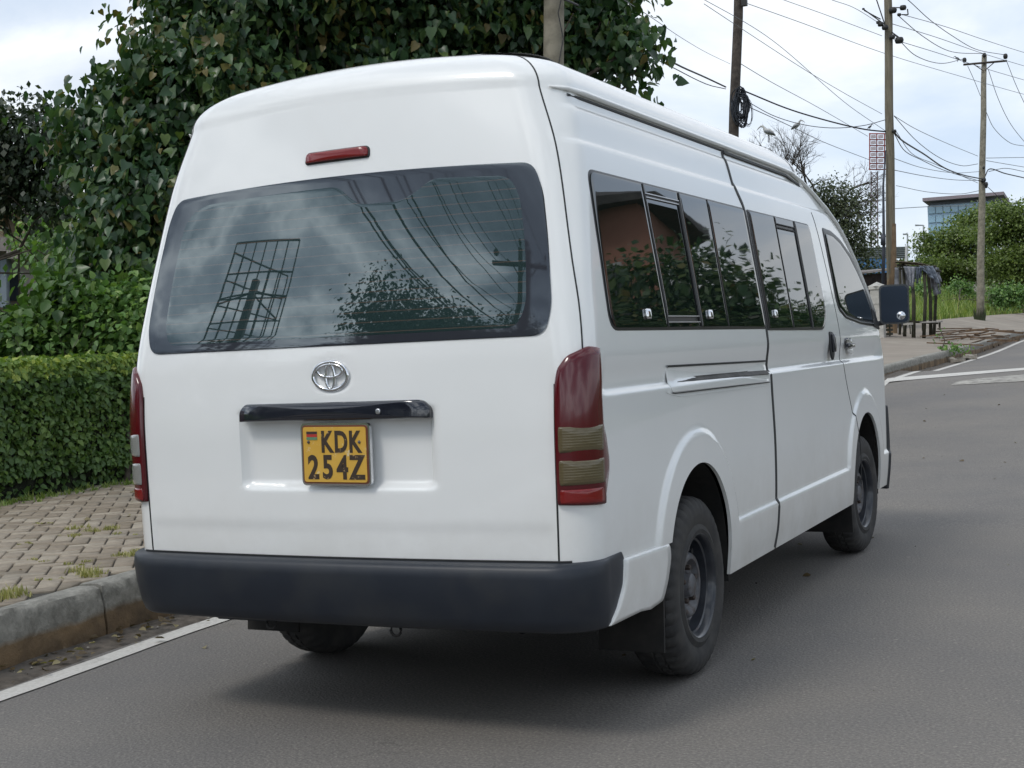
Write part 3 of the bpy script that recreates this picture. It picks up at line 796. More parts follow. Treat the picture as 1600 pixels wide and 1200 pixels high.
def B_as(N,b):
    n=noise_n(N,85,5,.8); n2=noise_n(N,.55,5,.6); n3=nd(N,'ShaderNodeTexVoronoi',inp={'Scale':95.}); tc=nd(N,'ShaderNodeTexCoord'); N.links.new(tc.outputs['Object'],n3.inputs[0])
    c=ramp(N,n.outputs[0],[(.34,(.105,.100,.095)),(.52,(.172,.162,.150)),(.70,(.29,.275,.25))])
    big=ramp(N,n2.outputs[0],[(.35,(.86,.86,.88)),(.65,(1.1,1.07,1.03))]); c=mix(N,1.,c,big,'MULTIPLY')
    # cracks
    mp=nd(N,'ShaderNodeMapping',inp={'Scale':(.35,.35,.35)}); N.links.new(tc.outputs['Object'],mp.inputs[0])
    ns=noise_n(N,1.7,6,.7); ad=nd(N,'ShaderNodeMixRGB',blend_type='ADD',inp={0:.35}); N.links.new(mp.outputs[0],ad.inputs[1]); N.links.new(ns.outputs[1],ad.inputs[2])
    vo=nd(N,'ShaderNodeTexVoronoi',feature='DISTANCE_TO_EDGE',inp={'Scale':.9}); N.links.new(ad.outputs[0],vo.inputs[0])
    cr=ramp(N,vo.outputs[0],[(.0,(1,1,1)),(.0030,(0,0,0))]); n5=noise_n(N,.4,3); cm=ramp(N,n5.outputs[0],[(.60,(0,0,0)),(.7,(.5,.5,.5))])
    cc=mix(N,1.,cr,cm,'MULTIPLY'); c=mix(N,cc,c,(.035,.033,.032))
    # pale grit
    n4=noise_n(N,34,2,.5); g=ramp(N,n4.outputs[0],[(.70,(0,0,0)),(.74,(.6,.6,.6))]); c=mix(N,g,c,(.34,.31,.27))
    N.links.new(c,b.inputs['Base Color']); bump(N,b,n3.outputs[0],.55,.004)
ASPH=mat('asphalt',rough=.78,build=B_as,spec=.35)
def hump(y): return .09*sm(16.3,17.3,y)*(1-sm(19.8,21,y))
ROADW=7.4
def sheet(name,x0f,x1f,ya,yb,ny,nx_,hf,mt,parent=None):
    vs=[];fs=[]
    for j in range(ny+1):
        y=lerp(ya,yb,j/ny)
        for i in range(nx_+1):
            x=lerp(x0f(y),x1f(y),i/nx_); vs.append((x,y,hf(x,y)))
    for j in range(ny):
        for i in range(nx_): a=j*(nx_+1)+i; fs.append((a,a+1,a+nx_+2,a+nx_+1))
    return mk(name,vs,fs,mt,parent,True)
tag(sheet('road',lambda y:kx(y)-.02,lambda y:kx(y)+ROADW,-40,300,680,8,lambda x,y:zr(y)+hump(y),ASPH),kind='structure')
DIRT=noisy('gutter_dirt',(.055,.045,.036),(.13,.11,.09),16,.95,.7,.012,c3=(.085,.078,.07),s3=1.6)
def gut(x,y):
    d=x-kx(y); return zr(y)+hump(y)+.002+.028*max(0,1-d/.24)*(.6+.8*noise.noise(Vector((x*3,y*3,1))))-(.012 if d>.2 else 0)
tag(sheet('gutter',lambda y:kx(y)-.01,lambda y:kx(y)+.25+.05*noise.noise(Vector((y*.9,0,3))),-12,60,700,8,gut,DIRT),kind='structure')
def B_li(N,b):
    n=noise_n(N,9,6,.75); f=ramp(N,n.outputs[0],[(.56,(0,0,0)),(.70,(.8,.8,.8))]); n2=noise_n(N,60,3); c0=ramp(N,n2.outputs[0],[(.3,(.48,.46,.42)),(.7,(.62,.60,.56))])
    c=mix(N,f,c0,(.20,.19,.17)); N.links.new(c,b.inputs['Base Color']); bump(N,b,n2.outputs[0],.3,.003)
LINE=mat('road_paint',rough=.7,build=B_li)
def lx(y): return kx(y)+.235+.03*sm(0,20,y)
tag(sheet('edge_line',lambda y:lx(y)+.006*noise.noise(Vector((y*4,5,0))),lambda y:lx(y)+.118+.006*noise.noise(Vector((y*4,9,0))),-12,75,900,1,lambda x,y:zr(y)+hump(y)+.005,LINE),kind='structure')
# worn stripes across the raised crossing
for nm,(a,b,c,d) in enumerate((((-1.62,17.1),(-1.72,18.0),(.9,20.4),(.95,19.7)),((-.55,16.75),(-.5,17.0),(2.6,20.0),(2.9,17.2)))):
    vs=[];fs=[];n=30
    for i in range(n+1):
        t=i/n
        for s in range(5):
            p=[lerp(lerp(a[k],d[k],t),lerp(b[k],c[k],t),s/4) for k in (0,1)]; vs.append((p[0],p[1],zr(p[1])+hump(p[1])+.007))
    for i in range(n):
        for s in range(4): k=i*5+s; fs.append((k,k+1,k+6,k+5))
    tag(mk('crossing_stripe',vs,fs,LINE if nm==0 else noisy('worn_road_paint',(.20,.19,.17),(.42,.40,.36),7,.8)),kind='structure')
# kerb stones
def B_k(N,b):
    tc=nd(N,'ShaderNodeTexCoord'); at_=nd(N,'ShaderNodeAttribute',attribute_name='tone')
    n=noise_n(N,14,6,.7); n2=noise_n(N,3.2,4)
    c1=ramp(N,n.outputs[0],[(.3,(.15,.145,.125)),(.7,(.36,.345,.305))]); c2=ramp(N,n2.outputs[0],[(.35,(.07,.05,.032)),(.65,(.26,.175,.095))])
    ad=nd(N,'ShaderNodeMath',operation='ADD'); N.links.new(at_.outputs['Fac'],ad.inputs[0]); m_=nd(N,'ShaderNodeMath',operation='MULTIPLY_ADD',inp={1:.5,2:-.25}); N.links.new(n2.outputs[0],m_.inputs[0]); N.links.new(m_.outputs[0],ad.inputs[1])
    f=ramp(N,ad.outputs[0],[(.44,(0,0,0)),(.58,(1,1,1))]); c=mix(N,f,c2,c1); N.links.new(c,b.inputs['Base Color']); bump(N,b,n.outputs[0],.8,.02)
KERB=mat('kerb_concrete',rough=.9,build=B_k)
V=[];Fc=[];T=[];y=-12.
while y<75:
    L=.92 if y<14 else 1.8; gap=.014
    prof=[(.0,-.05,0),(.004,.06,.1),(0.0,.12,.45),(-.006,.165,.7),(-.008,.205,.9),(-.022,.243,1),(-.05,.254,1),(-.15,.252,1),(-.165,.240,1),(-.165,-.05,1)]
    n=28 if y<10 else 4; b0=len(V); jx=random.uniform(-.006,.006); jz=random.uniform(-.006,.006)
    for i in range(n+1):
        yy=y+gap/2+(L-gap)*i/n
        for k,(dx,dz,t) in enumerate(prof):
            nz=(noise.noise(Vector((yy*5,dz*24,dx*9)))+.5*noise.noise(Vector((yy*19,dz*60,dx*30)))+.9*max(0,noise.noise(Vector((yy*3.1,dz*9,5)))-.25))*(.018 if k in(3,4,5,6) else .006)
            V.append((kx(yy)+dx+jx+nz,yy,zr(yy)+dz+jz+nz*.6)); T.append(t)
    K=len(prof)
    for i in range(n):
        for k in range(K-1): a=b0+i*K+k; Fc.append((a,a+1,a+K+1,a+K))
    Fc.append(tuple(b0+k for k in range(K))[::-1]); Fc.append(tuple(b0+n*K+k for k in range(K)))
    y+=L
kb=mk('kerb',V,Fc,KERB); fixn(kb); sharp(kb,50); a=kb.data.attributes.new('tone','FLOAT','POINT'); a.data.foreach_set('value',T); tag(kb,kind='structure')
# pavement : bedding + herringbone paving blocks near, plain far
SAND=noisy('paving_bedding',(.035,.032,.027),(.075,.068,.055),30,.95,.4,.005)
PAVEF=noisy('far_paving',(.21,.18,.145),(.31,.27,.22),.9,.9,.3,.01,c3=(.25,.21,.17),s3=.5)
def pz(x,y): return hT(x,y,False)+.047
tag(sheet('pavement_bed',lambda y:kx(y)-.16,lambda y:kx(y)-4.0,-12,14,90,12,lambda x,y:pz(x,y)-.012,SAND),kind='structure')
tag(sheet('far_pavement',lambda y:kx(y)-.16,lambda y:kx(y)-4.1-.5*sm(40,60,y),14,140,220,10,lambda x,y:pz(x,y)+(.0 if x>kx(y)-3.9 else -.04),PAVEF),kind='structure')
def B_pv(N,b):
    at_=nd(N,'ShaderNodeAttribute',attribute_name='tone'); c=ramp(N,at_.outputs['Fac'],[(0,(.23,.19,.14)),(.5,(.30,.255,.20)),(1,(.37,.325,.26))])
    n=noise_n(N,26,6,.7); c=mix(N,1.,c,ramp(N,n.outputs[0],[(.3,(.72,.70,.68)),(.7,(1.12,1.1,1.08))]),'MULTIPLY')
    n2=noise_n(N,1.3,4,.6); c=mix(N,ramp(N,n2.outputs[0],[(.5,(0,0,0)),(.7,(.6,.6,.6))]),c,(.15,.14,.115)); N.links.new(c,b.inputs['Base Color']); bump(N,b,n.outputs[0],.4,.006)
PAVE=mat('paving_block',rough=.9,build=B_pv)
V=[];Q=[];T=[];Wd=.108;th=math.radians(38);ct,st=math.cos(th),math.sin(th)
def block(x0,y0,x1,y1):
    g=.005+.0015*random.random(); cx_,cy_=(x0+x1)/2,(y0+y1)/2; hx,hy=(x1-x0)/2-g,(y1-y0)/2-g
    X=cx_*ct-cy_*st-3.5; Y=cx_*st+cy_*ct+2
    if not(-6<Y<12.5 and kx(Y)-3.9<X<kx(Y)-.20): return
    tz=random.uniform(-.0035,.0035); a=random.uniform(-.012,.012); b0=len(V); t=random.random(); tl=(random.uniform(-.02,.02),random.uniform(-.02,.02))
    c_,s_=math.cos(th+a),math.sin(th+a)
    for (k,dz) in ((1,-.03),(1,-.004),(.94,0)):
        for (sx,sy) in ((-1,-1),(1,-1),(1,1),(-1,1)):
            lx_=sx*(hx-(1-k)*.06); ly=sy*(hy-(1-k)*.06); px_,py_=X+lx_*c_-ly*s_,Y+lx_*s_+ly*c_
            px_=min(px_,kx(py_)-.168)
            V.append((px_,py_,pz(X,Y)+dz+tz+lx_*tl[0]+ly*tl[1])); T.append(t)
    for r in (0,4):
        for i in range(4): j=(i+1)%4; Q.append((b0+r+i,b0+r+j,b0+r+4+j,b0+r+4+i))
    Q.append((b0+8,b0+9,b0+10,b0+11))
for i in range(-100,101):
    for j in range(-50,51):
        ox=i*1+j*2; oy=-i+j*2
        if abs(ox)>120 or abs(oy)>120: continue
        block(ox*Wd,oy*Wd,(ox+2)*Wd,(oy+1)*Wd); block((ox+2)*Wd,oy*Wd,(ox+3)*Wd,(oy+2)*Wd)
tag(npmesh('pavement',np.array(V),np.array(Q),PAVE,None,np.array(T)),kind='structure')
# ------------------------------------------------------------------ leaves
LEAFT=np.array([(0,0,0),(-.42,.30,.10),(-.30,.72,.05),(0,1.05,-.16),(.30,.72,.05),(.42,.30,.10),(0,.5,-.03)],float)
LEAFQ=np.array([(0,6,2,1),(6,3,3,2),(0,5,4,6),(6,4,3,3)])
HEART=np.array([(0,0,0),(0,.35,-.03),(0,.72,-.05),(0,1.08,-.20),(-.30,-.10,.06),(-.50,.22,.13),(-.34,.62,.06),(.30,-.10,.06),(.50,.22,.13),(.34,.62,.06)],float)
HEARTQ=np.array([(0,1,5,4),(1,2,6,5),(2,3,3,6),(0,7,8,1),(1,8,9,2),(2,9,9,3)])
HEARTQ=np.array([(0,1,5,4),(1,2,6,5),(2,3,6,2),(0,7,8,1),(1,8,9,2),(2,9,3,2)])
def norm(a): return a/np.maximum(1e-9,np.linalg.norm(a,axis=1,keepdims=True))
def leafmesh(name,P,Nn,D,S_,mt,parent=None,tone=None,simple=False,heart=False):
    "P base points, Nn leaf normals, D direction towards the tip, S_ size"
    D=norm(D); X=norm(np.cross(D,Nn)); Z=np.cross(X,D)
    if simple: Tm=np.array([(0,0,0),(-.36,.5,.06),(0,1,0),(.36,.5,.06)]); 
    elif heart: Tm=HEART[[0,1,2,3,4,5,6,7,8,9]]
    else: Tm=LEAFT[[0,1,2,3,4,5]]
    K=len(Tm)
    V=P[:,None,:]+S_[:,None,None]*(Tm[None,:,0:1]*X[:,None,:]+Tm[None,:,1:2]*D[:,None,:]+Tm[None,:,2:3]*Z[:,None,:])
    V=V.reshape(-1,3); b=np.arange(len(P))[:,None]*K
    if simple: Q=(b+np.array([0,1,2,3])[None]).reshape(-1,4)
    elif heart: Q=np.concatenate([(b+np.array(q_)[None]) for q_ in ((0,1,5,4),(1,3,6,5),(0,7,8,1),(1,8,9,3))]).reshape(-1,4)
    else: Q=np.concatenate([(b+np.array([0,3,2,1])[None]),(b+np.array([0,5,4,3])[None])]).reshape(-1,4)
    tn=np.repeat(tone if tone is not None else rng.random(len(P)),K)
    return npmesh(name,V,Q,mt,parent,tn)
def leafmat(name,cols,rough=.45,tr=.25,coat=0):
    def B(N,b):
        a=nd(N,'ShaderNodeAttribute',attribute_name='tone'); c=ramp(N,a.outputs['Fac'],cols); N.links.new(c,b.inputs['Base Color'])
        t=nd(N,'ShaderNodeBsdfTranslucent'); g=mix(N,1.,c,(1.3,1.5,.6),'MULTIPLY'); N.links.new(g,t.inputs[0]); ms=nd(N,'ShaderNodeMixShader',inp={0:tr}); N.links.new(b.outputs[0],ms.inputs[1]); N.links.new(t.outputs[0],ms.inputs[2])
        N.links.new(ms.outputs[0],N.nodes['Material Output'].inputs[0])
    return mat(name,rough=rough,build=B,spec=.4)
BIGLEAF=leafmat('broad_leaf',[(0,(.020,.048,.024)),(.45,(.042,.090,.040)),(.75,(.085,.140,.050)),(.90,(.12,.17,.045)),(1,(.17,.14,.05))],rough=.32)
DARKLEAF=leafmat('dark_leaf',[(0,(.014,.026,.014)),(.7,(.030,.050,.024)),(1,(.09,.10,.055))])
SHRUB=leafmat('shrub_leaf',[(0,(.07,.14,.045)),(.6,(.13,.24,.065)),(1,(.25,.36,.10))])
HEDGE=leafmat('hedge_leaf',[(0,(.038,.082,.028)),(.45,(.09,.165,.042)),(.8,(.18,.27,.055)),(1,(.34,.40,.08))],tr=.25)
ACACIA=leafmat('acacia_leaf',[(0,(.06,.10,.03)),(.5,(.13,.18,.045)),(.93,(.20,.26,.065)),(1,(.42,.42,.32))])
GRASSM=leafmat('grass_blade',[(0,(.10,.17,.035)),(.6,(.21,.29,.07)),(1,(.38,.38,.14))],tr=.3)
FARLEAF=leafmat('thin_leaf',[(0,(.04,.052,.03)),(.6,(.075,.095,.05)),(1,(.14,.155,.075))])
BARK=noisy('bark',(.05,.04,.03),(.12,.10,.08),12,.95,.6,.02)
def crown(name,blobs,size,twigs,per,mt,parent,spread=.35,simple=False,shell=.55,droop=.8,hi=.0,heart=False,holes=None):
    "leafy twigs spread through ellipsoid lobes; blobs: (centre, (rx,ry,rz), weight)"
    Wt=np.array([b[1][0]*b[1][1]*b[2] for b in blobs]); cnt=(twigs*Wt/Wt.sum()).astype(int); PS=[];NS=[];DS=[];TS=[]
    for (c,r,w),n in zip(blobs,cnt):
        d=norm(rng.normal(size=(n,3))); rad=1-(rng.random(n)**1.6)*shell
        # lumps so that the outline breaks up
        lum=np.array([noise.noise(Vector((float(v[0])*2.3+c[0],float(v[1])*2.3+c[1],float(v[2])*2.3+c[2])))*.22 for v in d])
        tw=np.array(c)[None]+d*(rad+lum)[:,None]*np.array(r)[None]
        if holes is not None:
            kp=np.array([noise.noise(Vector((float(p[0])*1.25+3,float(p[1])*1.25,float(p[2])*1.5)))>holes-(0 if ra>.62 else 1) for p,ra in zip(tw,rad)]); tw=tw[kp]; d=d[kp]; rad=rad[kp]; n=len(tw)
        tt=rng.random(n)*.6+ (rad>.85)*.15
        for k in range(per):
            off=rng.normal(size=(n,3))*spread*np.array([1,1,.8]); 
            PS.append(tw+off); out=norm(d+rng.normal(size=(n,3))*.55)
            NS.append(norm(out*.6+np.array([0,0,.75])+rng.normal(size=(n,3))*.45)); DS.append(out*.6+np.array([0,0,-droop])+rng.normal(size=(n,3))*.35)
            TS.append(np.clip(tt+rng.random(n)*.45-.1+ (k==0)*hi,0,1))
    P=np.concatenate(PS);Nn=np.concatenate(NS);D=np.concatenate(DS);T=np.concatenate(TS)
    S_=size*(.55+.75*rng.random(len(P)))
    return leafmesh(name,P,Nn,D,S_,mt,parent,T,simple,heart)
def limbs(base,top,targets,r0,parent,name='trunk',seed=1):
    R=random.Random(seed); b=MB(); base=Vector(base); top=Vector(top)
    mid=base.lerp(top,.5)+Vector((R.uniform(-.1,.1),R.uniform(-.1,.1),0)); b.tube([base-Vector((0,0,.2)),base.lerp(mid,.5),mid,top],[r0*1.25,r0,r0*.85,r0*.7],10)
    for t in targets:
        t=Vector(t); s=base.lerp(top,R.uniform(.45,1)); d=t-s
        pts=[s+d*k/5+Vector([R.uniform(-1,1)*.07*d.length*(k in(1,2,3,4)) for _ in range(3)]) for k in range(6)]
        b.tube(pts,[r0*.45,r0*.36,r0*.28,r0*.2,r0*.13,r0*.06],6)
        for j in range(3):
            e=pts[3]+Vector([R.uniform(-1,1)*.4*d.length for _ in range(3)]); b.tube([pts[2+j%2],pts[3].lerp(e,.5)+Vector((0,0,.1)),e],[r0*.14,r0*.09,r0*.03],5)
    return b.build(name,BARK,parent,True)
def tree(name,label,cat,base,top,blobs,size,twigs,per,mt,r0=.18,group=None,**k):
    t=thing(name,label,cat,(0,0,0),group=group); 
    limbs(base,top,[b[0] for b in blobs],r0,t,seed=len(blobs)); crown('crown',blobs,size,twigs,per,mt,t,**k); 
    # move the origin to the trunk base
    bv=Vector(base); t.location=bv
    for c in t.children: c.location=-bv
    return t
def gz(x,y): return hT(x,y)
def B3(u,v,d,r,w=1,ry=None,rz=None): return (tuple(at(u,v,d)),(r,ry or r,rz or r),w)
# ------------------------------------------------------------------ trees and shrubs on the left
bl=[B3(470,-130,16.5,2.3),B3(620,20,16.6,1.9,1.2),B3(400,60,16,1.45,1.5),B3(310,60,15.6,.55,1.8),B3(262,75,15.2,.30,1.5),B3(820,10,16.6,1.15,1.6),B3(915,20,16.3,.55,2.),
    B3(965,95,16.0,.26,2.2),B3(990,75,15.9,.16,3),B3(985,130,15.9,.13,3),B3(1000,105,15.9,.10,3),B3(940,30,16,.4,1.5),B3(890,90,16.2,.62,1.5),B3(330,190,15.2,1.0,1.7),B3(235,215,15,.55,1.8),B3(130,205,14.8,.34,2),B3(185,150,15.2,.26,2),B3(260,310,14.8,.85,1.7),B3(195,350,14.6,.50,1.6),
    B3(180,440,14.2,.34,1.3),B3(250,430,14.4,.62,1.3),B3(420,300,16,1.5,.8),B3(700,250,17,2.0,.7),B3(480,560,17,1.6,.3)]
base=at(600,640,16.5); base.z=gz(base.x,base.y)
tree('broadleaf_tree','large dark green broadleaf tree rising behind the minibus roof','tree',base,base+Vector((0,0,2.4)),bl,.104,15500,8,BIGLEAF,.2,spread=.19,hi=.3,heart=True,holes=.0)
bl=[B3(10,235,22,.75),B3(60,215,22,.55,1.2),B3(50,275,22,.6),B3(100,310,21.5,.4,.8),B3(-70,260,22,1.0)]
base=at(-170,600,22); base.z=gz(base.x,base.y)
tree('small_leaved_tree','dark small-leaved tree at the far left edge, pale sky showing through','tree',base,at(-120,420,22),bl,.11,1500,8,DARKLEAF,.14,spread=.22,simple=True)
bl=[B3(115,400,24,.5),B3(85,355,26,.42),B3(60,385,27,.3),B3(200,420,25,1.2)]
base=at(120,600,25); base.z=gz(base.x,base.y)
tree('leafy_tree','pale green tree glimpsed low between the dark trees and the house','tree',base,at(120,480,25),bl,.13,1500,6,SHRUB,.1,spread=.25,simple=True)
def shrub(label,blobs,size,twigs,per,mt,basep,**k):
    base=Vector(basep); base.z=gz(base.x,base.y)
    return tree('shrub',label,'shrub',base,base+Vector((0,0,.7)),blobs,size,twigs,per,mt,.03,group='loose shrubs behind the hedge',**k)
shrub('light green loose shrub rising above the hedge beside the minibus',[B3(200,505,13.6,.36),B3(165,520,13.5,.36),B3(228,470,13.8,.26),B3(215,540,13.5,.38),B3(120,535,13.5,.36),B3(60,545,13.4,.28)],.070,1500,8,SHRUB,at(190,700,12.5),spread=.10,droop=.2)
shrub('big-leaved bright green shrub in the gap left of the tree',[B3(112,475,13.6,.28),B3(85,530,13.6,.30),B3(125,510,13.5,.34),B3(50,550,13.4,.28)],.105,600,7,leafmat('bright_shrub_leaf',[(0,(.03,.07,.02)),(.6,(.07,.14,.03)),(1,(.15,.24,.05))]),at(80,700,12.6),spread=.13)
shrub('grey-green low shrub at the left edge above the hedge',[B3(10,540,13.8,.30),B3(-30,550,13.6,.4),B3(30,545,13.8,.26)],.06,550,8,leafmat('greygreen_leaf',[(0,(.03,.06,.03)),(.6,(.06,.10,.05)),(1,(.12,.17,.08))]),at(0,700,13),spread=.1,droop=.1)
shrub('dark leafy shrub hidden between the tree trunk and the hedge',[B3(140,470,15,.6),B3(230,520,15.5,.9),B3(110,540,15,.5),B3(320,520,16,1.0)],.10,600,7,SHRUB,at(200,700,15.4),spread=.16)
# clipped hedge : leaves over a dense twig core
HD=thing('hedge','clipped box-shaped green hedge along the paved footway','hedge',(-6.45,6,.2))
def hx(y): return -5.90-.0*y+.04*noise.noise(Vector((y*.8,2,0)))
def htop(y): return 1.36+.025*noise.noise(Vector((y*.9,7,0)))
b=MB(); ysl=list(np.linspace(-8,24,65)); vs=[];fs=[]
for y in ysl:
    vs+=[(hx(y)-.14,y,.15),(hx(y)-.10,y,.9),(hx(y)-.16,y,htop(y)-.12),(hx(y)-.9,y,htop(y)-.10),(hx(y)-.95,y,.15)]
for j in range(len(ysl)-1):
    for k in range(4): a=j*5+k; fs.append((a,a+1,a+6,a+5))
core=mk('twig_core',[(x+6.45,y-6,z-.2) for x,y,z in vs],fs,noisy('hedge_twigs',(.006,.009,.004),(.022,.028,.012),18,.95,.9,.04),HD)
def hedge_leaves(n,ya,yb,size,big):
    y=ya+(yb-ya)*rng.random(n); t=rng.random(n); face=rng.random(n)
    P=[];Nn=[];D=[];T=[]
    for i in range(n):
        yy=y[i]; X=hx(yy); H=htop(yy)
        lump=noise.noise(Vector((yy*2.6,t[i]*3.3,0)))*.06
        if face[i]<.72:
            z=.18+(H-.20)*t[i]**.85; 
            if t[i]<.16 and random.random()<.5: z+=.1
            rnd=max(0,(z-(H-.16))/.16); x=X+lump+rng.random()*.10-.13-rnd*rnd*.12-(.06 if z<.4 else 0); nrm_=(1,0,.35+rnd)
        else:
            x=X-.08-t[i]*.8; z=H+lump*.5-.02+.05*rng.random(); nrm_=(.15,0,1)
            if t[i]<.1:nrm_=(.6,0,.8)
        P.append((x,yy,z)); Nn.append(nrm_); hz=(z-.2)/1.15
        T.append(min(1,max(0,.15+.45*rng.random()+.18*noise.noise(Vector((yy*1.5,z*2,4)))+(.55 if z>H-.13 else 0)*(.4+.6*rng.random())+.04)))  # leaf tone raised near the top, painting in the lit upper edge
    P=np.array(P)-np.array([-6.45,6,.2]); Nn=norm(np.array(Nn)+rng.normal(size=(n,3))*.42); D=np.stack([.3+rng.normal(size=n)*.3,rng.normal(size=n)*.7,-.45+rng.normal(size=n)*.5],1)
    return leafmesh('hedge_foliage',P,Nn,D,size*(.5+.8*rng.random(n)),HEDGE,HD,np.array(T))
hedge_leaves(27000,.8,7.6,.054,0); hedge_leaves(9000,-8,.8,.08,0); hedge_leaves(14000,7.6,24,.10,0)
# weeds at the hedge foot, tufts in the paving joints, dry litter
def tufts(name,pts,h,n,mt,spread,label,cat,kind='stuff',wd=.004,tone=(.2,1)):
    V=[];Q=[];T=[]
    for (x,y,z,s) in pts:
        for k in range(n):
            a=random.uniform(0,2*PI); r=random.random()**.6*spread*s; px_,py_=x+r*math.cos(a),y+r*math.sin(a); hh=h*s*random.uniform(.4,1.1); ln=random.uniform(.1,.9)*hh; b_=random.uniform(0,2*PI)
            w=wd*random.uniform(.6,1.4); dx,dy=math.cos(b_),math.sin(b_); q=len(V)
            V+=[(px_-dy*w,py_+dx*w,z),(px_+dy*w,py_-dx*w,z),(px_+dy*w*.7+dx*ln*.4,py_-dx*w*.7+dy*ln*.4,z+hh*.6),(px_-dy*w*.7+dx*ln*.4,py_+dx*w*.7+dy*ln*.4,z+hh*.6),(px_+dx*ln,py_+dy*ln,z+hh),(px_+dx*ln-dy*w*.1,py_+dy*ln+dx*w*.1,z+hh)]
            Q+=[(q,q+1,q+2,q+3),(q+3,q+2,q+4,q+5)]; t=random.uniform(*tone); T+=[t]*6
    o=npmesh(name,np.array(V),np.array(Q),mt,None,np.array(T)); return tag(o,label,cat,kind=kind)
def onpx(u,v,dz=0):
    r=(RIGHT*((u-800)/F_PX)+DOWN*((v-600)/F_PX)+FWD); t=2.
    while t<200:
        p=CAMP+r*t; x=p.x
        g=(pz(p.x,p.y) if p.x<kx(p.y)-.16 else zr(p.y))
        if p.z<=g+dz: return p
        t+=.01 if t<15 else .05
    return p
pts=[]
for (u,v,s) in ((15,935,1.3),(30,930,1.),(140,893,.9),(155,897,1.1),(165,900,.8),(130,826,.8),(150,830,.9),(165,826,.7),(110,838,.6),(190,868,.8),(205,870,.7),(215,862,.6),(60,878,.5),(90,905,.5),(50,850,.4),(185,905,.5),(75,818,.4),(120,880,.4),(200,835,.5)):
    p=onpx(u,v)
    for _ in range(3): pts.append((p.x+random.uniform(-.09,.09),p.y+random.uniform(-.05,.05),p.z-.004,s*random.uniform(.5,1)))
tufts('pavement_grass',pts,.05,26,leafmat('dry_grass',[(0,(.14,.16,.05)),(.5,(.30,.29,.10)),(1,(.45,.40,.20))]),.07,'sparse yellow-green grass in the paving joints by the kerb','grass')
pts=[]
for k in range(900):
    y=random.uniform(-3,14); x=-5.80+abs(random.gauss(0,.10))*random.choice((1,1,-1))+.06*math.sin(y*3); pts.append((x,y,pz(x,y)-.01,random.uniform(.3,1)))
tufts('edge_weeds',pts,.07,9,GRASSM,.05,'low green weeds along the foot of the hedge','weeds',wd=.006,tone=(.1,.9))
def scatter(name,pts,size,mt,label,cat,flat=True):
    n=len(pts); P=np.array(pts); Nn=norm(np.stack([rng.normal(size=n)*.35,rng.normal(size=n)*.35,np.ones(n)],1)); D=np.stack([rng.normal(size=n),rng.normal(size=n),rng.normal(size=n)*.12],1)
    return tag(leafmesh(name,P,Nn,D,size*(.4+rng.random(n)),mt,None,rng.random(n)),label,cat,kind='stuff')
DRY=leafmat('dry_leaf',[(0,(.06,.04,.02)),(.5,(.14,.10,.05)),(1,(.30,.26,.14))])
pts=[]
for k in range(900):
    y=random.uniform(-4,16); x=kx(y)+.02+abs(random.gauss(0,.11)); pts.append((x,y,zr(y)+.018+.02*random.random()))
for k in range(160):
    y=random.uniform(-1,12); x=random.uniform(kx(y)-3.6,kx(y)-.2); pts.append((x,y,pz(x,y)+.006))
for k in range(70):
    y=random.uniform(-2,16); x=random.uniform(-1.5,4.5); pts.append((x,y,zr(y)+.006))
scatter('leaf_litter',pts,.035,DRY,'dry brown leaf litter in the gutter under the kerb','litter')
V=[];Fc=[]
for k in range(520):
    y=random.uniform(-4,30); 
    if random.random()<.8: x=kx(y)+abs(random.gauss(.02,.10))
    else: x=random.uniform(-1.6,4)
    r=random.uniform(.003,.010)*(1 if x<-1.4 else .6); z=zr(y)+hump(y)+r*.4+(.012 if x<kx(y)+.2 else 0); b0=len(V)
    for d in ((1,0,0),(0,1,0),(-1,0,0),(0,-1,0),(0,0,.8),(0,0,-.8)): V.append((x+d[0]*r*random.uniform(.6,1.4),y+d[1]*r*random.uniform(.6,1.4),z+d[2]*r))
    Fc+=[(b0+i,b0+(i+1)%4,b0+4) for i in range(4)]+[(b0+(i+1)%4,b0+i,b0+5) for i in range(4)]
tag(mk('gravel',V,Fc,noisy('pebble',(.10,.09,.075),(.30,.28,.25),40,.9,0)),'small loose stones scattered in the gutter and road','gravel',kind='stuff')
# debris pile on the kerb far ahead
V=MB()
def stick(b,c,L,w,t,az,el):
    b.box(c,(L/2,w/2,t/2),Matrix.Rotation(az,3,'Z')@Matrix.Rotation(el,3,'Y'))
DB=thing('rubble_heap','heap of broken planks and rubble spilling over the kerb ahead','rubble',tuple(onpx(1500,552)))
PLK=noisy('weathered_plank',(.06,.035,.02),(.20,.13,.08),6,.9); BCN=noisy('broken_concrete',(.20,.18,.15),(.36,.33,.29),9,.9); CLD=noisy('clod',(.05,.035,.022),(.11,.08,.05),12,.95)
L0=DB.location.copy(); wood=MB(); stones=MB(); slabs=MB(); Rn=random.Random(5)
for k in range(26):
    p=onpx(Rn.uniform(1475,1582),Rn.uniform(524,545))-L0; wood=MB(); stick(wood,p+Vector((0,0,Rn.uniform(.02,.22))),Rn.uniform(.4,1.8),Rn.uniform(.03,.09),.03,Rn.uniform(0,3.1),Rn.uniform(-.12,.12)); wood.build('broken_plank',PLK,DB)
for k in range(26):
    p=onpx(Rn.uniform(1465,1520),Rn.uniform(556,568)+0)-L0; slabs=MB(); stick(slabs,p+Vector((0,0,.05)),Rn.uniform(.12,.35),Rn.uniform(.08,.2),.06,Rn.uniform(0,3),Rn.uniform(-.4,.4)); slabs.build('concrete_piece',BCN,DB)
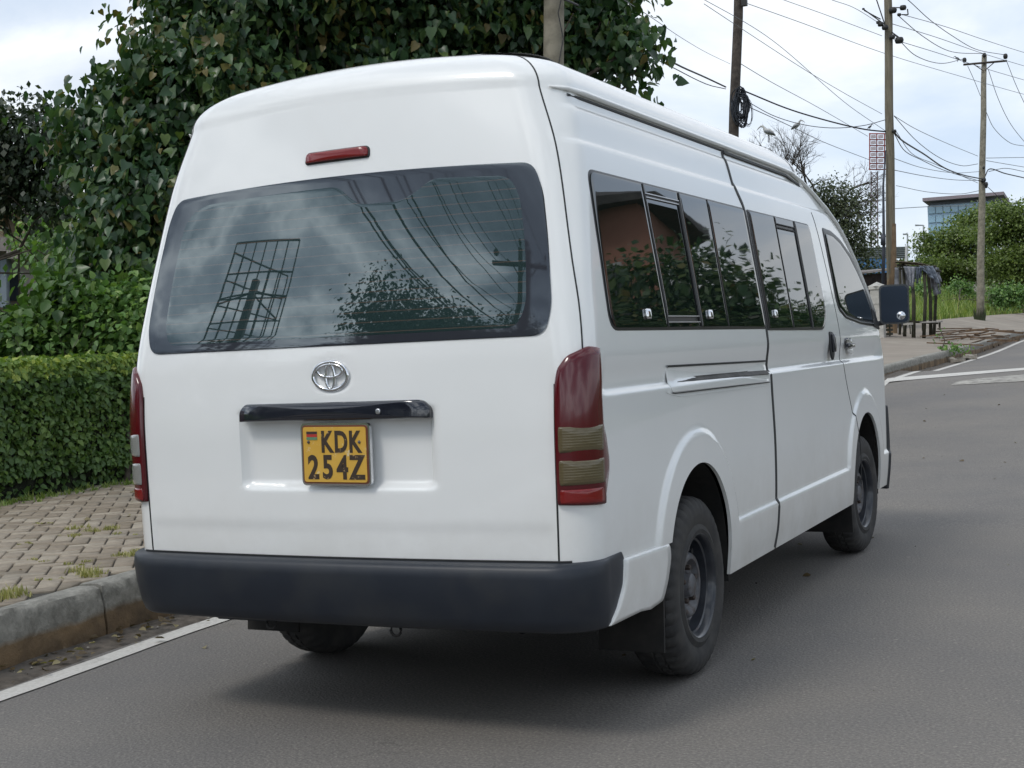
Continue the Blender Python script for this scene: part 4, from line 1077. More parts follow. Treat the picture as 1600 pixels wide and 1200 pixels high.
for k in range(40):
    uu=Rn.uniform(1470,1590); p=onpx(uu,Rn.uniform(0,9)+lerp(560,526,(uu-1470)/120))-L0; stones=MB(); stick(stones,p+Vector((0,0,.03)),Rn.uniform(.06,.2),Rn.uniform(.06,.16),Rn.uniform(.05,.10),Rn.uniform(0,3),Rn.uniform(-.6,.6)); stones.build('soil_clod',CLD,DB)
pk=onpx(1469,549); tree('weed','small green weed sprouting at the kerb beside the rubble','weed',pk-Vector((0,0,.05)),pk+Vector((0,0,.5)),[(tuple(pk+Vector((0,0,.25))),(.10,.10,.25),1),(tuple(pk+Vector((.25,.2,.05))),(.3,.2,.06),1)],.06,34,4,SHRUB,.012,spread=.07)
# ------------------------------------------------------------------ utility poles
def B_wood(N,b):
    tc=nd(N,'ShaderNodeTexCoord'); mp=nd(N,'ShaderNodeMapping',inp={'Scale':(14,14,.8)}); N.links.new(tc.outputs['Object'],mp.inputs[0]); n=noise_n(N,1.6,8,.7,mp.outputs[0]); a=nd(N,'ShaderNodeObjectInfo')
    c=ramp(N,n.outputs[0],[(.3,(.10,.085,.06)),(.7,(.23,.205,.15))]); N.links.new(c,b.inputs['Base Color']); bump(N,b,n.outputs[0],.6,.01)
WOOD=mat('pole_wood',rough=.9,build=B_wood)
WOODD=noisy('dark_pole_wood',(.035,.028,.024),(.085,.07,.058),8,.9,.5,.01)
WOODR=noisy('stained_pole_wood',(.15,.10,.06),(.24,.17,.10),5,.9,.5,.01)
IRON=mat('black_hardware',(.02,.02,.02),.6)
def pole(label,foot,top,r0,r1,mt,stain=None,lowz=None):
    foot=Vector(foot); t=thing('utility_pole',label,'pole',tuple(foot)); d=Vector(top)-foot; n=9; b=MB()
    b.tube([Vector((0,0,-.3))]+[d*(k/n)+Vector((.012*math.sin(k*2.1),.01*math.cos(k),0)) for k in range(1,n+1)],[lerp(r0,r1,k/n) for k in range(n+1)],16); b.build('post',mt,t,True)
    return t
def onp(t,u,v,d): return at(u,v,d)-t.location
ft=at(868,640,14); ft.z=gz(ft.x,ft.y); nearp=pole('grey wooden utility pole standing against the big tree, behind the roof edge',ft,at(862,-330,14),.118,.095,noisy('grey_pole_wood',(.13,.115,.085),(.27,.245,.19),5,.9,.5,.01))
b=MB(); b.tube([onp(nearp,866+6,105,13.85),onp(nearp,880,60,13.87),onp(nearp,872,20,13.87),onp(nearp,881,-20,13.87)],.006,5); b.build('loose_cable',IRON,nearp)
dL=38; ft=at(1136,560,dL); ft.z=gz(ft.x,ft.y); pL=pole('dark wooden utility pole above the roof rail with a cable coil hung on it',ft,at(1158,-120,dL),.16,.12,WOODD)
b=MB(); b.box(onp(pL,1163,3,dL-.2),(.07,.07,.11)); b.build('insulator',IRON,pL)
b=MB(); Rn=random.Random(3)
for k in range(26):
    c=onp(pL,1156+Rn.uniform(-4,5),166+Rn.uniform(-9,9),dL-.25); a_,b_=Rn.uniform(.10,.19),Rn.uniform(.28,.44); ph=Rn.uniform(0,6)
    b.tube([c+RIGHT*(a_*math.cos(t))+Vector((0,0,b_*math.sin(t)))+FWD*(.06*math.sin(t*2+ph)) for t in np.linspace(0,2*PI,17)],.017,5,False)
for k in range(5):
    c=onp(pL,1166+Rn.uniform(0,6),170+Rn.uniform(0,14),dL-.25); b.tube([c+RIGHT*(.12*math.cos(t))+Vector((0,0,.35*math.sin(t))) for t in np.linspace(0,2*PI,17)],.006,4,False)
b.build('cable_coil',mat('black_cable',(.018,.022,.03),.5),None)
cc=COL.objects['cable_coil']; cc.location=pL.location; tag(cc,'thick coil of black cable hung on the dark pole','cable coil')
d2=40; ft=at(1394,524,d2); pt=at(1386,-110,d2); p2=pole('tall brown wooden utility pole beside the shacks, reddish at its foot',ft,pt,.140,.108,WOOD)
b=MB(); b.tube([onp(p2,1394.5,528,d2),onp(p2,1393.9,470,d2),onp(p2,1393.2,400,d2),onp(p2,1392.6,350,d2)],[.146,.143,.139,.135],16,False); b.build('stained_foot',WOODR,p2,True)
b=MB(); 
for (a1,a2) in (((1382,38),(1349,14)),((1383,40),(1368,-5)),((1376,30),(1350,16)),((1392,12),(1409,12)),((1418,14),(1419,23)),((1409,23),(1419,23)),((1393,50),(1404,58)),((1405,60),(1396,53))): b.tube([onp(p2,*a1,d2-.15),onp(p2,*a2,d2-.15)],.018,5)
b.build('bracket',IRON,p2)
b=MB()
for (u,v,s) in ((1411,12,.10),(1405,23,.06),(1405,63,.13),(1376,38,.09),(1349,14,.04),(1395,16,.12),(1372,35,.06),(1383,43,.10),(1397,205,.07),(1394,58,.09)): b=MB(); b.lathe([(-s*.7,0),(-s*.6,s*.8),(0,s),(s*.6,s*.8),(s*.7,0)],10,'z',onp(p2,u,v,d2-.2)); b.build('insulator',IRON,p2,True)
b=MB(); b.tube([onp(p2,1379,470,d2-.4),onp(p2,1381,380,d2-.3),onp(p2,1380,290,d2-.2),onp(p2,1384,235,d2-.15)],[.05,.045,.03,.02],8); b.tube([onp(p2,1380,383,d2-.35),onp(p2,1380,366,d2-.35)],.07,8); b.build('dark_conduit',mat('conduit',(.03,.035,.05),.5),p2,True)
d3=58; ft=at(1531,501,d3); p3=pole('slender wooden utility pole with a crossarm at the right',ft,at(1538,86,d3),.165,.105,noisy('pale_pole_wood',(.16,.145,.11),(.30,.275,.215),6,.9,.5,.01))
b=MB(); b.tube([onp(p3,1505.5,101,d3-.15),onp(p3,1573,95,d3-.15)],.045,8); b.tube([onp(p3,1522,101,d3-.15),onp(p3,1537,111,d3-.15)],.02,5); b.tube([onp(p3,1553,98,d3-.15),onp(p3,1539,110,d3-.15)],.02,5); b.build('crossarm',WOODD,p3)
b=MB()
for (u,v,s) in ((1507,94,.11),(1571,88,.12),(1538,86,.10),(1538,281,.09),(1541,288,.10),(1537,262,.06),(1541,292,.06),(1536,283,.08)): b=MB(); b.lathe([(-s,0),(-s*.8,s*.6),(0,s*.8),(s*.8,s*.6),(s,0)],10,'z',onp(p3,u,v,d3-.2)); b.build('insulator',IRON,p3,True)
b=MB(); 
for k in range(70):
    a=Rn.uniform(0,2*PI); b.tube([Vector((.18*math.cos(a),.18*math.sin(a),-.1)),Vector((.26*math.cos(a),.26*math.sin(a),Rn.uniform(.2,.6)))],[.03,.004],4)
b.build('foot_weeds',mat('weed_olive',(.05,.065,.03),.9),p3)
# ------------------------------------------------------------------ overhead wires
CAB=mat('cable_black',(.03,.03,.035),.6); CABG=mat('wire_grey',(.16,.17,.18),.6)
def wire(px,da,db,r,label,group,mt=CAB):
    n=len(px); L=[0]
    for a,b_ in zip(px,px[1:]): L.append(L[-1]+math.dist(a,b_))
    # smooth curve through the points
    TU=[(l,p[0]) for l,p in zip(L,px)]; TV=[(l,p[1]) for l,p in zip(L,px)]
    def cat(T,x):
        for i in range(len(T)-1):
            if x<=T[i+1][0] or i==len(T)-2: break
        x0,y0=T[i];x1,y1=T[i+1];h=x1-x0
        m0=(y1-T[i-1][1])/(x1-T[i-1][0]) if i>0 else (y1-y0)/h
        m1=(T[i+2][1]-y0)/(T[i+2][0]-x0) if i<len(T)-2 else (y1-y0)/h
        t=(x-x0)/h; return (2*t**3-3*t*t+1)*y0+(t**3-2*t*t+t)*h*m0+(-2*t**3+3*t*t)*y1+(t**3-t*t)*h*m1
    P=[at(cat(TU,L[-1]*k/28),cat(TV,L[-1]*k/28),lerp(da,db,k/28)) for k in range(29)]
    mid=P[0].copy(); b=MB(); b.tube([p-mid for p in P],r,5); o=b.build('overhead_wire',mt,None,True); o.location=mid
    return tag(o,label,'wire',group)
TH='thin grey wires crossing the sky'; 
thin='thin grey overhead wire crossing the pale sky on the right'
for px,da,db in (
 ([(1060,-32),(1166,5),(1256,37),(1381,83),(1531,128),(1620,153)],34,60),
 ([(1150,-28),(1225,0),(1287,22),(1378,56)],34,40),
 ([(975,0),(1019,28),(1060,56),(1100,80),(1141,100)],14,38),
 ([(1100,6),(1159,45),(1256,108),(1320,146),(1378,178)],30,40),
 ([(1158,100),(1203,127),(1275,166),(1356,213)],38,60),
 ([(1080,-12),(1200,58),(1320,160),(1384,205)],30,40),
 ([(1403,21),(1475,41),(1537,62),(1600,82),(1630,90)],40,60),
 ([(1393,37),(1462,58),(1534,83),(1600,103),(1630,112)],40,60),
 ([(1397,62),(1469,84),(1536,106),(1600,125),(1630,134)],40,60),
 ([(1397,181),(1428,200),(1475,222),(1528,244)],40,58),
 ([(1400,205),(1425,240),(1460,256),(1528,286)],40,58),
 ([(1398,248),(1440,262),(1490,270),(1532,268)],40,58),
 ([(1541,175),(1553,200),(1578,223),(1600,228),(1625,230)],58,62),
 ([(1544,108),(1560,155),(1580,195),(1612,235)],58,62),
 ([(1573,96),(1588,134),(1612,185)],58,62),
 ([(1541,247),(1600,246),(1630,246)],58,66),
 ([(1541,251),(1570,256),(1600,261),(1630,266)],58,66),
 ([(1512,103),(1522,125),(1532,150)],58,58),
 ([(1398,326),(1450,323),(1530,321)],120,120),
 ([(1400,290),(1450,300),(1500,303),(1530,298)],60,60),
 ([(1300,0),(1334,12),(1375,37)],34,40)):
    wire(px,da,db,.0085*(da+db)/80 if da<100 else .03,thin,TH,CABG)
wire([(900,-40),(960,22),(1000,68),(1060,102),(1100,120),(1134,136)],15,38,.022,'thick black cable bundle from the near pole to the dark pole',None)
wire([(905,-38),(965,30),(1010,82),(1060,110),(1105,132),(1134,139)],15,38,.012,'slack black cable hanging just under the thick bundle by the tree',None)
wire([(1147,136),(1167,144),(1231,170),(1294,189),(1350,202),(1386,206)],38,40,.022,'thick black cable running from the coil pole to the tall brown pole',None)
wire([(1170,160),(1209,181),(1256,195),(1303,200),(1350,196),(1384,187)],38,40,.011,'sagging dark wire just below the thick cable between the two middle poles',None)
wire([(1165,165),(1205,183),(1241,200),(1287,222),(1359,250)],38,70,.013,'dark wire descending past the bare branches to the floodlight tower',None)
wire([(1405,-10),(1419,0),(1453,31),(1491,58),(1525,77),(1571,86)],40,58,.013,'uppermost dark wire dropping to the right end of the crossarm',None)
wire([(1402,23),(1441,56),(1484,80),(1536,84)],40,58,.013,'dark wire sagging from the tall brown pole to the tip of the slender pole',None)
wire([(1405,63),(1431,87),(1469,99),(1506,92)],40,58,.013,'dark wire sagging to the left end of the crossarm',None)
wire([(1397,181),(1431,219),(1469,247),(1503,259),(1528,256)],40,58,.012,'deeply sagging thin dark wire between the tall brown and slender poles',None)
wire([(1396,205),(1409,219),(1444,241),(1475,262),(1503,273),(1536,280)],40,58,.026,'thick twisted cable sagging between the tall brown and slender poles',None)
wire([(1397,208),(1413,235),(1440,250),(1475,266),(1534,284)],40,58,.013,'thinner cable looping just under the thick twisted cable',None)
wire([(1398,266),(1444,275),(1491,281),(1534,282)],40,58,.011,'lowest dark wire reaching the slender pole from the left',None)
wire([(1539,276),(1546,264),(1570,271),(1600,278),(1630,286)],58,66,.026,'thick black cable leaving the slender pole to the right edge',None)
wire([(1545,268),(1570,263),(1600,268),(1630,272)],58,66,.014,'dark wire just above the thick cable at the right edge',None)
wire([(1541,290),(1555,303),(1575,322)],58,60,.013,'short stay wire slanting down from the slender pole into the acacia',None)
# ------------------------------------------------------------------ far right background
def trunkpt(u,v,d):
    p=at(u,v,d); return Vector((p.x,p.y,gz(p.x,p.y)))
# bare tree with twiggy branches
def bare(label,base,segs,seed,r0,cat='tree',extra=None):
    R=random.Random(seed); t=thing('bare_tree',label,cat,tuple(base)); b=MB()
    def grow(p,d,L,r,lev):
        n=4; pts=[p]
        for k in range(n):
            d=(d+Vector([R.uniform(-.22,.22) for _ in range(3)])+Vector((0,0,.03))).normalized(); pts.append(pts[-1]+d*L/n)
        b.tube(pts,[lerp(r,r*.55,k/n) for k in range(n+1)],5 if lev<3 else 4,False)
        if lev>=6: return
        m_=3 if lev<4 else 3
        for k in range(m_):
            q=pts[R.choice((2,3,4))]; ax=Vector([R.uniform(-1,1) for _ in range(3)]).normalized(); nd_=(d+ax*R.uniform(.45,.85)).normalized(); nd_.z=nd_.z*.7+.12
            grow(q,nd_.normalized(),L*R.uniform(.62,.82),r*.55,lev+1)
    for (a,c,L,r) in segs: grow(Vector(a)-Vector(base),(Vector(c)-Vector(a)).normalized(),L,r,1)
    if extra:
        for pts,r in extra: b.tube([Vector(p)-Vector(base) for p in pts],r,8)
    b.build('branches',noisy('grey_branch',(.05,.042,.036),(.11,.095,.08),10,.9,0),t,True); return t
dT=48; bs=trunkpt(1300,520,dT); k1=at(1300,400,dT)
bt=bare('half-bare tree with twiggy crown and sparse leaves beyond the minibus cab',bs,[(at(1270,330,dT),at(1235,270,dT),1.0,.06),(at(1265,330,dT),at(1205,270,dT),1.25,.055),(at(1285,330,dT),at(1275,260,dT),1.0,.055),(at(1300,340,dT),at(1350,300,dT),.95,.055),(at(1255,300,dT),at(1190,250,dT),1.0,.05),(at(1310,330,dT),at(1340,290,dT),.9,.05),(at(1260,290,dT),at(1250,240,dT),.8,.045),(at(1240,270,dT),at(1200,235,dT),.8,.045),(at(1285,310,dT),at(1330,330,dT),.95,.05)],4,.1,extra=[([bs,k1,at(1292,330,dT)],[.22,.17,.10])])
cr=crown('crown',[B3(1290,310,dT,.8,1),B3(1325,325,dT,.8,1.2),B3(1335,375,dT,.8,1.2),B3(1300,370,dT,.9,1),B3(1345,420,dT,.7,1.),B3(1310,430,dT,.8,.8),B3(1270,330,dT,.6,.7)],.11,1700,6,FARLEAF,bt,spread=.20,simple=True,shell=.8); cr.location=-bt.location
# birds
def bird(label,u,v,d,s,white,sx=1):
    t=thing('bird',label,'bird',tuple(at(u,v,d))); b=MB()
    b.tube([(-.22*s*sx,0,-.10*s),(-.12*s*sx,0,-.02*s),(0,0,.05*s),(.10*s*sx,0,.10*s),(.16*s*sx,0,.22*s),(.22*s*sx,0,.26*s)],[.02*s,.07*s,.11*s,.08*s,.035*s,.05*s],10)
    b.tube([(.24*s*sx,0,.26*s),(.33*s*sx,0,.20*s),(.40*s*sx,0,.12*s)],[.03*s,.02*s,.004*s],6); b.build('body',mat('pale_feather' if white else 'dark_feather',(.45,.45,.44) if white else (.04,.04,.045),.8),t,True)
    b=MB(); b.tube([(.02*s*sx,.02*s,-.04*s),(.03*s*sx,.02*s,-.3*s)],.012*s,5); b.tube([(-.02*s*sx,-.02*s,-.04*s),(-.02*s*sx,-.02*s,-.3*s)],.012*s,5); b.build('legs',IRON,t)
    for y in (-.09,.09):
        b=MB(); b.tube([(.10*s*sx,y*s,.06*s),(-.05*s*sx,y*s,.02*s),(-.22*s*sx,y*s*.5,-.08*s)],[.04*s,.06*s,.01*s],6); b.build('wing',mat('grey_wing',(.16,.17,.18),.8),t,True)
bird('large grey-white bird standing on the left top twigs of the bare tree',1201,208,dT,1.05,True,-1)
bird('pale bird perched on an upper twig right of the larger bird',1244,198,dT,.8,True,1)
bird('small dark bird perched on the crossarm wire of the slender pole',1496,92,58,.45,False,-1)
bird('small dark bird perched on the thick cable by the tall brown pole',1359,199,40,.3,False,1)
# floodlight tower
dF=150; ft=trunkpt(1369,500,dF); FT=thing('floodlight_tower','red lattice floodlight tower behind the tall brown pole','tower',tuple(ft)); b=MB()
o_=lambda u,v,dd=0:at(u,v,dF+dd)-ft
for (u0,u1) in ((1360,1361),(1372,1371)):
    for dd in (0,.9): b.tube([o_(u0,500,dd),o_(u1,268,dd)],.07,5)
v=270
while v<490:
    b.tube([o_(1361,v),o_(1371,v+9)],.045,4); b.tube([o_(1371,v),o_(1361,v+9)],.045,4); b.tube([o_(1361,v,.9),o_(1371,v,.9)],.04,4); b.tube([o_(1361,v),o_(1361,v+9,.9)],.04,4); v+=9
b.build('lattice_mast',mat('grey_steel_mast',(.20,.16,.17),.7),FT)
b=MB()
for k in range(7): b.tube([o_(1358,209+k*9.3),o_(1384,209+k*9.3)],.07,5)
for u in (1359,1370,1382): b.tube([o_(u,208),o_(u,266)],.07,5)
b.build('lamp_frame',mat('red_steel',(.30,.06,.05),.7),FT)
for k in range(6):
    for u in (1364.5,1376):
        b=MB(); c=o_(u,213.5+k*9.3,-.2); b.box(c,(.24,.12,.17)); b.build('floodlight',mat('floodlight_face',(.42,.36,.38),.4) if k==0 and u<1370 else bpy.data.materials['floodlight_face'],FT)
# glass office block
dG=320; g0=at(1451,400,dG); OB=thing('office_block','blue glass office block with a wide flat roof far behind the acacia','building',tuple(g0))
ay=g0-CAMP; ay.z=0; ay.normalize(); ay=Matrix.Rotation(-.10,3,'Z')@ay; ax=Vector((ay.y,-ay.x,0)); pxm=dG/F_PX
def ob(u0,u1,v0,v1,depth0,depth1,name,mt):
    b=MB(); vs=[]
    for dd in (depth0,depth1):
        for (u,v) in ((u0,v0),(u1,v0),(u1,v1),(u0,v1)): vs.append(ax*((u-1451)*pxm)+Vector((0,0,-(v-400)*pxm))+ay*dd)
    b.add(vs,[(0,1,2,3),(7,6,5,4),(0,4,5,1),(1,5,6,2),(2,6,7,3),(3,7,4,0)]); o=b.build(name,mt,OB); fixn(o); return o
ob(1452,1545,322,470,0,18,'wall',mat('office_cladding',(.30,.42,.52),.4)); ob(1447,1566,311,316,-3,22,'roof',mat('roof_fascia',(.24,.20,.22),.7)); ob(1455,1560,316,322,2,16,'attic',mat('attic_grey',(.22,.24,.27),.6))
OG=mat('office_glass',(.22,.38,.50),.08,ior=1.6); fw=None
for r in range(8):
    for c in range(8):
        u=1453+c*11.4; v=324+r*14
        if fw is None: fw=ob(u,u+10.2,v,v+10.5,-.35,.1,'window',OG); u0_,v0_=u,v
        else:
            o=fw.copy(); COL.objects.link(o); o.parent=OB; o.location=ax*((u-u0_)*pxm)+Vector((0,0,-(v-v0_)*pxm))
# acacias
def acacia(label,d,pads,base,size=.16,tw=2600):
    bl=[(tuple(at(u,v,d+dd)),(r,r,r*fl),1) for (u,v,r,fl,dd) in pads]
    b=trunkpt(*base,d); return tree('acacia_tree',label,'tree',b,b+Vector((0,0,2.2)),bl,size,tw,7,ACACIA,.16,group='acacias beyond the grass verge',spread=.28,simple=True,shell=.9,droop=.1)
acacia('broad flat-topped acacia with layered green pads left of the slender pole',85,[(1492,368,1.5,.2,0),(1458,388,1.3,.16,0),(1440,372,.7,.16,0),(1500,392,2.0,.2,1),(1462,412,1.7,.2,-1),(1515,345,1.4,.2,1),(1530,425,2.0,.22,0),(1480,436,1.4,.2,2),(1525,368,1.9,.22,0),(1490,415,2.0,.2,0),(1540,330,1.0,.2,0)],(1510,470),.17,3400)
acacia('tall spreading acacia with pale flowers at the right edge',78,[(1572,330,1.5,.22,0),(1600,348,1.9,.25,0),(1562,368,1.7,.22,1),(1610,392,2.1,.25,0),(1572,408,1.8,.25,0),(1640,360,2.,.3,1),(1590,435,1.7,.3,0)],(1595,480),.17,3600)
shb=[B3(1440,462,72,.5),B3(1500,455,78,.5),B3(1560,462,72,.35),B3(1590,460,72,.4)]
b=trunkpt(1500,480,70); tree('shrub','dark green bushes under the acacias behind the verge','shrub',b,b+Vector((0,0,1)),shb,.16,1200,6,SHRUB,.05,spread=.25,simple=True)
shb=[B3(1600,430,130,2.6),B3(1540,435,130,2.2),B3(1470,440,130,2.0),B3(1410,445,130,2.),B3(1340,440,130,2.5)]
b=trunkpt(1500,490,130); tree('far_tree','hazy belt of dark foliage far behind the acacias','tree',b,b+Vector((0,0,3)),shb,.5,2600,5,FARLEAF,.2,spread=.5,simple=True)
# grass verge
pts=[]
Rg=random.Random(9)
for k in range(3000):
    y=Rg.uniform(18,85); d_=Rg.uniform(0,1)**1.3*26+kx(y)*0; x=kx(y)-4.3-d_
    s=Rg.uniform(.6,1.25); pts.append((x,y,gz(x,y)-.02,s*(.35 if d_<.6 else .8)))
tufts('tall_grass',pts,1.15,13,GRASSM,.55,'tall light green grass on the verge beyond the footway','grass',wd=.022,tone=(.1,1))
# shacks and market stall
SH=lambda u,v,d,z=0:at(u,v,d)
dS=44; s0=trunkpt(1365,520,dS); SK=thing('shack','low dark shack with a sloping sheet roof behind the pole','shack',tuple(s0))
def quadbox(par,name,pts4,thick,mt,n=None):
    P=[Vector(p)-par.location for p in pts4]; n=(P[1]-P[0]).cross(P[3]-P[0]).normalized()*thick; b=MB(); b.add(P+[p+n for p in P],[(0,1,2,3),(7,6,5,4),(0,4,5,1),(1,5,6,2),(2,6,7,3),(3,7,4,0)]); o=b.build(name,mt,par); fixn(o); return o
DKW=noisy('dark_plank_wall',(.018,.015,.015),(.05,.04,.038),5,.9,.4,.01)
quadbox(SK,'front_wall',[at(1335,520,dS),at(1398,520,dS),at(1398,425,dS),at(1335,431,dS)],.08,DKW)
quadbox(SK,'side_wall',[at(1398,520,dS),at(1410,516,dS+2.5),at(1410,425,dS+2.5),at(1398,425,dS)],.08,DKW)
quadbox(SK,'roof',[at(1330,430,dS-.5),at(1404,421,dS-.5),at(1412,420,dS+2.6),at(1335,426,dS+2.6)],.06,noisy('rusty_sheet',(.16,.14,.13),(.32,.30,.29),4,.6,.3,.01))
dC=62; s0=trunkpt(1370,500,dC); CN=thing('kiosk','blue painted kiosk with grey sheet upper wall beyond the shack','kiosk',tuple(s0))
quadbox(CN,'wall',[at(1330,500,dC),at(1386,500,dC),at(1386,404,dC),at(1330,404,dC)],.1,noisy('blue_paint',(.05,.16,.36),(.08,.22,.45),3,.6))
quadbox(CN,'sheet_cladding',[at(1340,404,dC),at(1416,404,dC),at(1416,386,dC),at(1340,388,dC)],.1,noisy('corrugated_grey',(.20,.22,.22),(.33,.35,.35),6,.6))
quadbox(CN,'corner_post',[at(1413.5,424,dC-.1),at(1416.5,424,dC-.1),at(1416.5,385,dC-.1),at(1413.5,385,dC-.1)],.1,mat('post_white',(.6,.6,.6),.6))
b=MB()
RBG=mat('rib_grey',(.12,.14,.14),.6)
for k in range(6): b=MB(); b.tube([at(1340,388+k*3,dC-.12)-CN.location,at(1416,386.5+k*3,dC-.12)-CN.location],.035,5); b.build('sheet_rib',RBG,CN)
cp=trunkpt(1373,520,37); CP=thing('concrete_post','square white concrete post with stepped cap beside the door mirror','post',tuple(cp)); b=MB(); hh=(at(1373,452,37)-cp).z
b.box((0,0,hh/2),(.16,.16,hh/2)); b.box((0,0,hh*.72),(.175,.175,.02)); b.box((0,0,hh+.04),(.19,.19,.04)); b.lathe([(0,.26),(.12,.0)],4,'z',(0,0,hh+.08)); b.build('post_body',noisy('whitewashed_concrete',(.36,.35,.32),(.52,.50,.46),7,.9,.4,.01),CP)
dM=37.5; ms=trunkpt(1440,515,dM); MS=thing('market_stall','rickety empty market stall of crooked poles with tattered grey tarpaulin','market stall',tuple(ms))
POLEW=noisy('stall_pole',(.022,.024,.016),(.06,.055,.035),8,.9,.3,.01)
for k,(u0,v0,u1,v1,dd,r) in enumerate(((1427,520,1424,420,0,.055),(1443,518,1444,418,0,.05),(1454,514,1449,420,.4,.05),(1459,512,1461,418,1.2,.045),(1413,523,1411,412,.6,.05),(1405,522,1406,415,1.6,.04))):
    b=MB(); p,q=at(u0,v0,dM+dd)-ms,at(u1,v1,dM+dd)-ms; m_=p.lerp(q,.5)+Vector((.04,0,0)); b.tube([p-Vector((0,0,.2)),m_,q],[r,r*.9,r*.75],8); b.build('upright_pole',POLEW,MS,True)
for (u0,v0,u1,v1) in ((1400,501,1465,505),(1402,414,1470,424),(1405,420,1462,416),(1400,409,1440,412)):
    b=MB(); b.tube([at(u0,v0,dM+.1)-ms,at(u1,v1,dM+.6)-ms],.035,6); b.build('cross_rail',POLEW,MS,True)
def cloth(name,P,nu,nv,mt,par,rag=.0,seed=0,wr=.05):
    vs=[];fs=[]
    for j in range(nv+1):
        for i in range(nu+1):
            s,t=i/nu,j/nv; p=P(s,t); w=wr*math.sin(s*17+seed+2*t)*(.3+t)+wr*.8*noise.noise(Vector((s*6,t*5,seed)))
            vs.append(Vector(p)+FWD*w+Vector((0,0,wr*.4*noise.noise(Vector((s*7,t*7,seed+5))))))
    for j in range(nv):
        for i in range(nu):
            if rag and j>nv*.55 and noise.noise(Vector((i*.45,seed,j*.1)))*1.+.25<(j/nv-.55)*rag: continue
            a=j*(nu+1)+i; fs.append((a,a+1,a+nu+2,a+nu+1))
    o=mk(name,vs,fs,mt,par,True); md=o.modifiers.new('s','SOLIDIFY'); md.thickness=.012; return o
TARP=noisy('grey_tarpaulin',(.10,.11,.13),(.27,.28,.31),3,.6,.3,.02); TARPB=noisy('blue_grey_tarpaulin',(.05,.07,.10),(.18,.21,.26),4,.5,.3,.02); THATCH=noisy('dry_thatch',(.10,.08,.05),(.26,.22,.16),9,.95,.6,.03)
def bilin(a,b,c,d): return lambda s,t:(lerp(lerp(a.x,b.x,s),lerp(d.x,c.x,s),t),lerp(lerp(a.y,b.y,s),lerp(d.y,c.y,s),t),lerp(lerp(a.z,b.z,s),lerp(d.z,c.z,s),t))
A=lambda u,v,dd=0:at(u,v,dM+dd)-ms
cloth('tarpaulin',bilin(A(1436,415,-.1),A(1458,416,.2),A(1472,448,.4),A(1447,428,-.1)),16,12,TARPB,MS,0,2,.07)
cloth('tarpaulin',bilin(A(1450,415,.2),A(1466,418,.9),A(1474,458,.9),A(1458,462,.4)),14,14,TARP,MS,.8,5,.10)
cloth('tarpaulin',bilin(A(1412,416,-.15),A(1431,417,-.1),A(1427,451,-.1),A(1421,446,-.1)),12,12,TARP,MS,.5,9,.05)
cloth('tarpaulin',bilin(A(1431,417,-.1),A(1441,417,-.1),A(1436,445,0),A(1430,440,0)),10,10,TARPB,MS,.6,12,.06)
cloth('stall_roof',bilin(A(1400,408,-.1),A(1440,411,-.1),A(1462,416,2.4),A(1405,412,2.4)),16,8,THATCH,MS,0,3,.08)
cloth('back_sheet',bilin(A(1398,418,2.2),A(1420,418,2.2),A(1420,452,2.2),A(1398,452,2.2)),8,8,TARP,MS,0,6,.04)
st=thing('stool','small round-topped stool standing under the market stall','stool',tuple(at(1419,522,dM-.6))); b=MB(); top_=at(1419,506,dM-.6)-st.location; b.lathe([(-.03,0),(-.03,.13),(.03,.13),(.03,0)],16,'z',top_); o=b.build('seat',noisy('pale_wood',(.30,.28,.25),(.42,.40,.36),9,.8),st)
for a in (.6,2.2,3.8,5.3):
    b=MB(); b.tube([top_+Vector((.1*math.cos(a),.1*math.sin(a),0)),Vector((.15*math.cos(a),.15*math.sin(a),0))],.018,6); b.build('leg',POLEW,st)
bn=thing('bench','low plank bench under the right side of the stall','bench',tuple(at(1455,515,dM))); b=MB(); c=at(1455,503,dM)-bn.location; b.box(c,(.28,.14,.02)); b.build('seat',noisy('bench_plank',(.20,.19,.18),(.40,.38,.36),9,.8),bn)
for dx in (-.22,.22):
    b=MB(); b.tube([c+Vector((dx,0,0)),Vector((dx,0,-.02))],.03,6); b.build('leg',POLEW,bn)
# grey crates by the pole foot
cr_=thing('crate','dark slatted crate left at the foot of the tall pole','crate',tuple(at(1382,525,37.8))); 
for k in range(4):
    b=MB(); b.box((0,0,.05+k*.11),(.20,.16,.035)); b.build('slat',POLEW,cr_)
b=MB(); b.box((-.17,-.13,.2),(.02,.02,.2)); b.box((.17,-.13,.2),(.02,.02,.2)); b.build('corner_batten',POLEW,cr_)
# distant wall and lamps
w0=trunkpt(1500,470,95); WL=thing('boundary_wall','pale plastered wall stub showing under the acacia canopy','wall',tuple(w0)); quadbox(WL,'wall_face',[at(1478,470,95),at(1535,470,95),at(1535,428,95),at(1478,421,95)],.3,noisy('pale_plaster',(.34,.31,.27),(.48,.45,.40),2,.9)); quadbox(WL,'coping',[at(1476,423,94.6),at(1538,447,94.6),at(1538,444,96),at(1476,420,96)],.12,noisy('rust_coping',(.16,.12,.09),(.28,.22,.17),4,.9))
for (u,v0,v1,du,lb) in ((1443,380,352,-13,'slim street lamp with a flat double head left of the glass block'),(1418,390,366,-7,'tiny street lamp standing above the kiosk roof')):
    t=thing('street_lamp',lb,'street lamp',tuple(trunkpt(u,470,160))); L_=t.location; b=MB(); b.tube([Vector((0,0,0)),at(u,v1,160)-L_],.10,6); b.build('mast',mat('lamp_grey',(.35,.37,.38),.6) if lb[0]=='s' else bpy.data.materials['lamp_grey'],t); b=MB(); b.tube([at(u,v1,160)-L_,at(u+du,v1,160)-L_],[.07,.12],6); b.build('lamp_arm',bpy.data.materials['lamp_grey'],t)
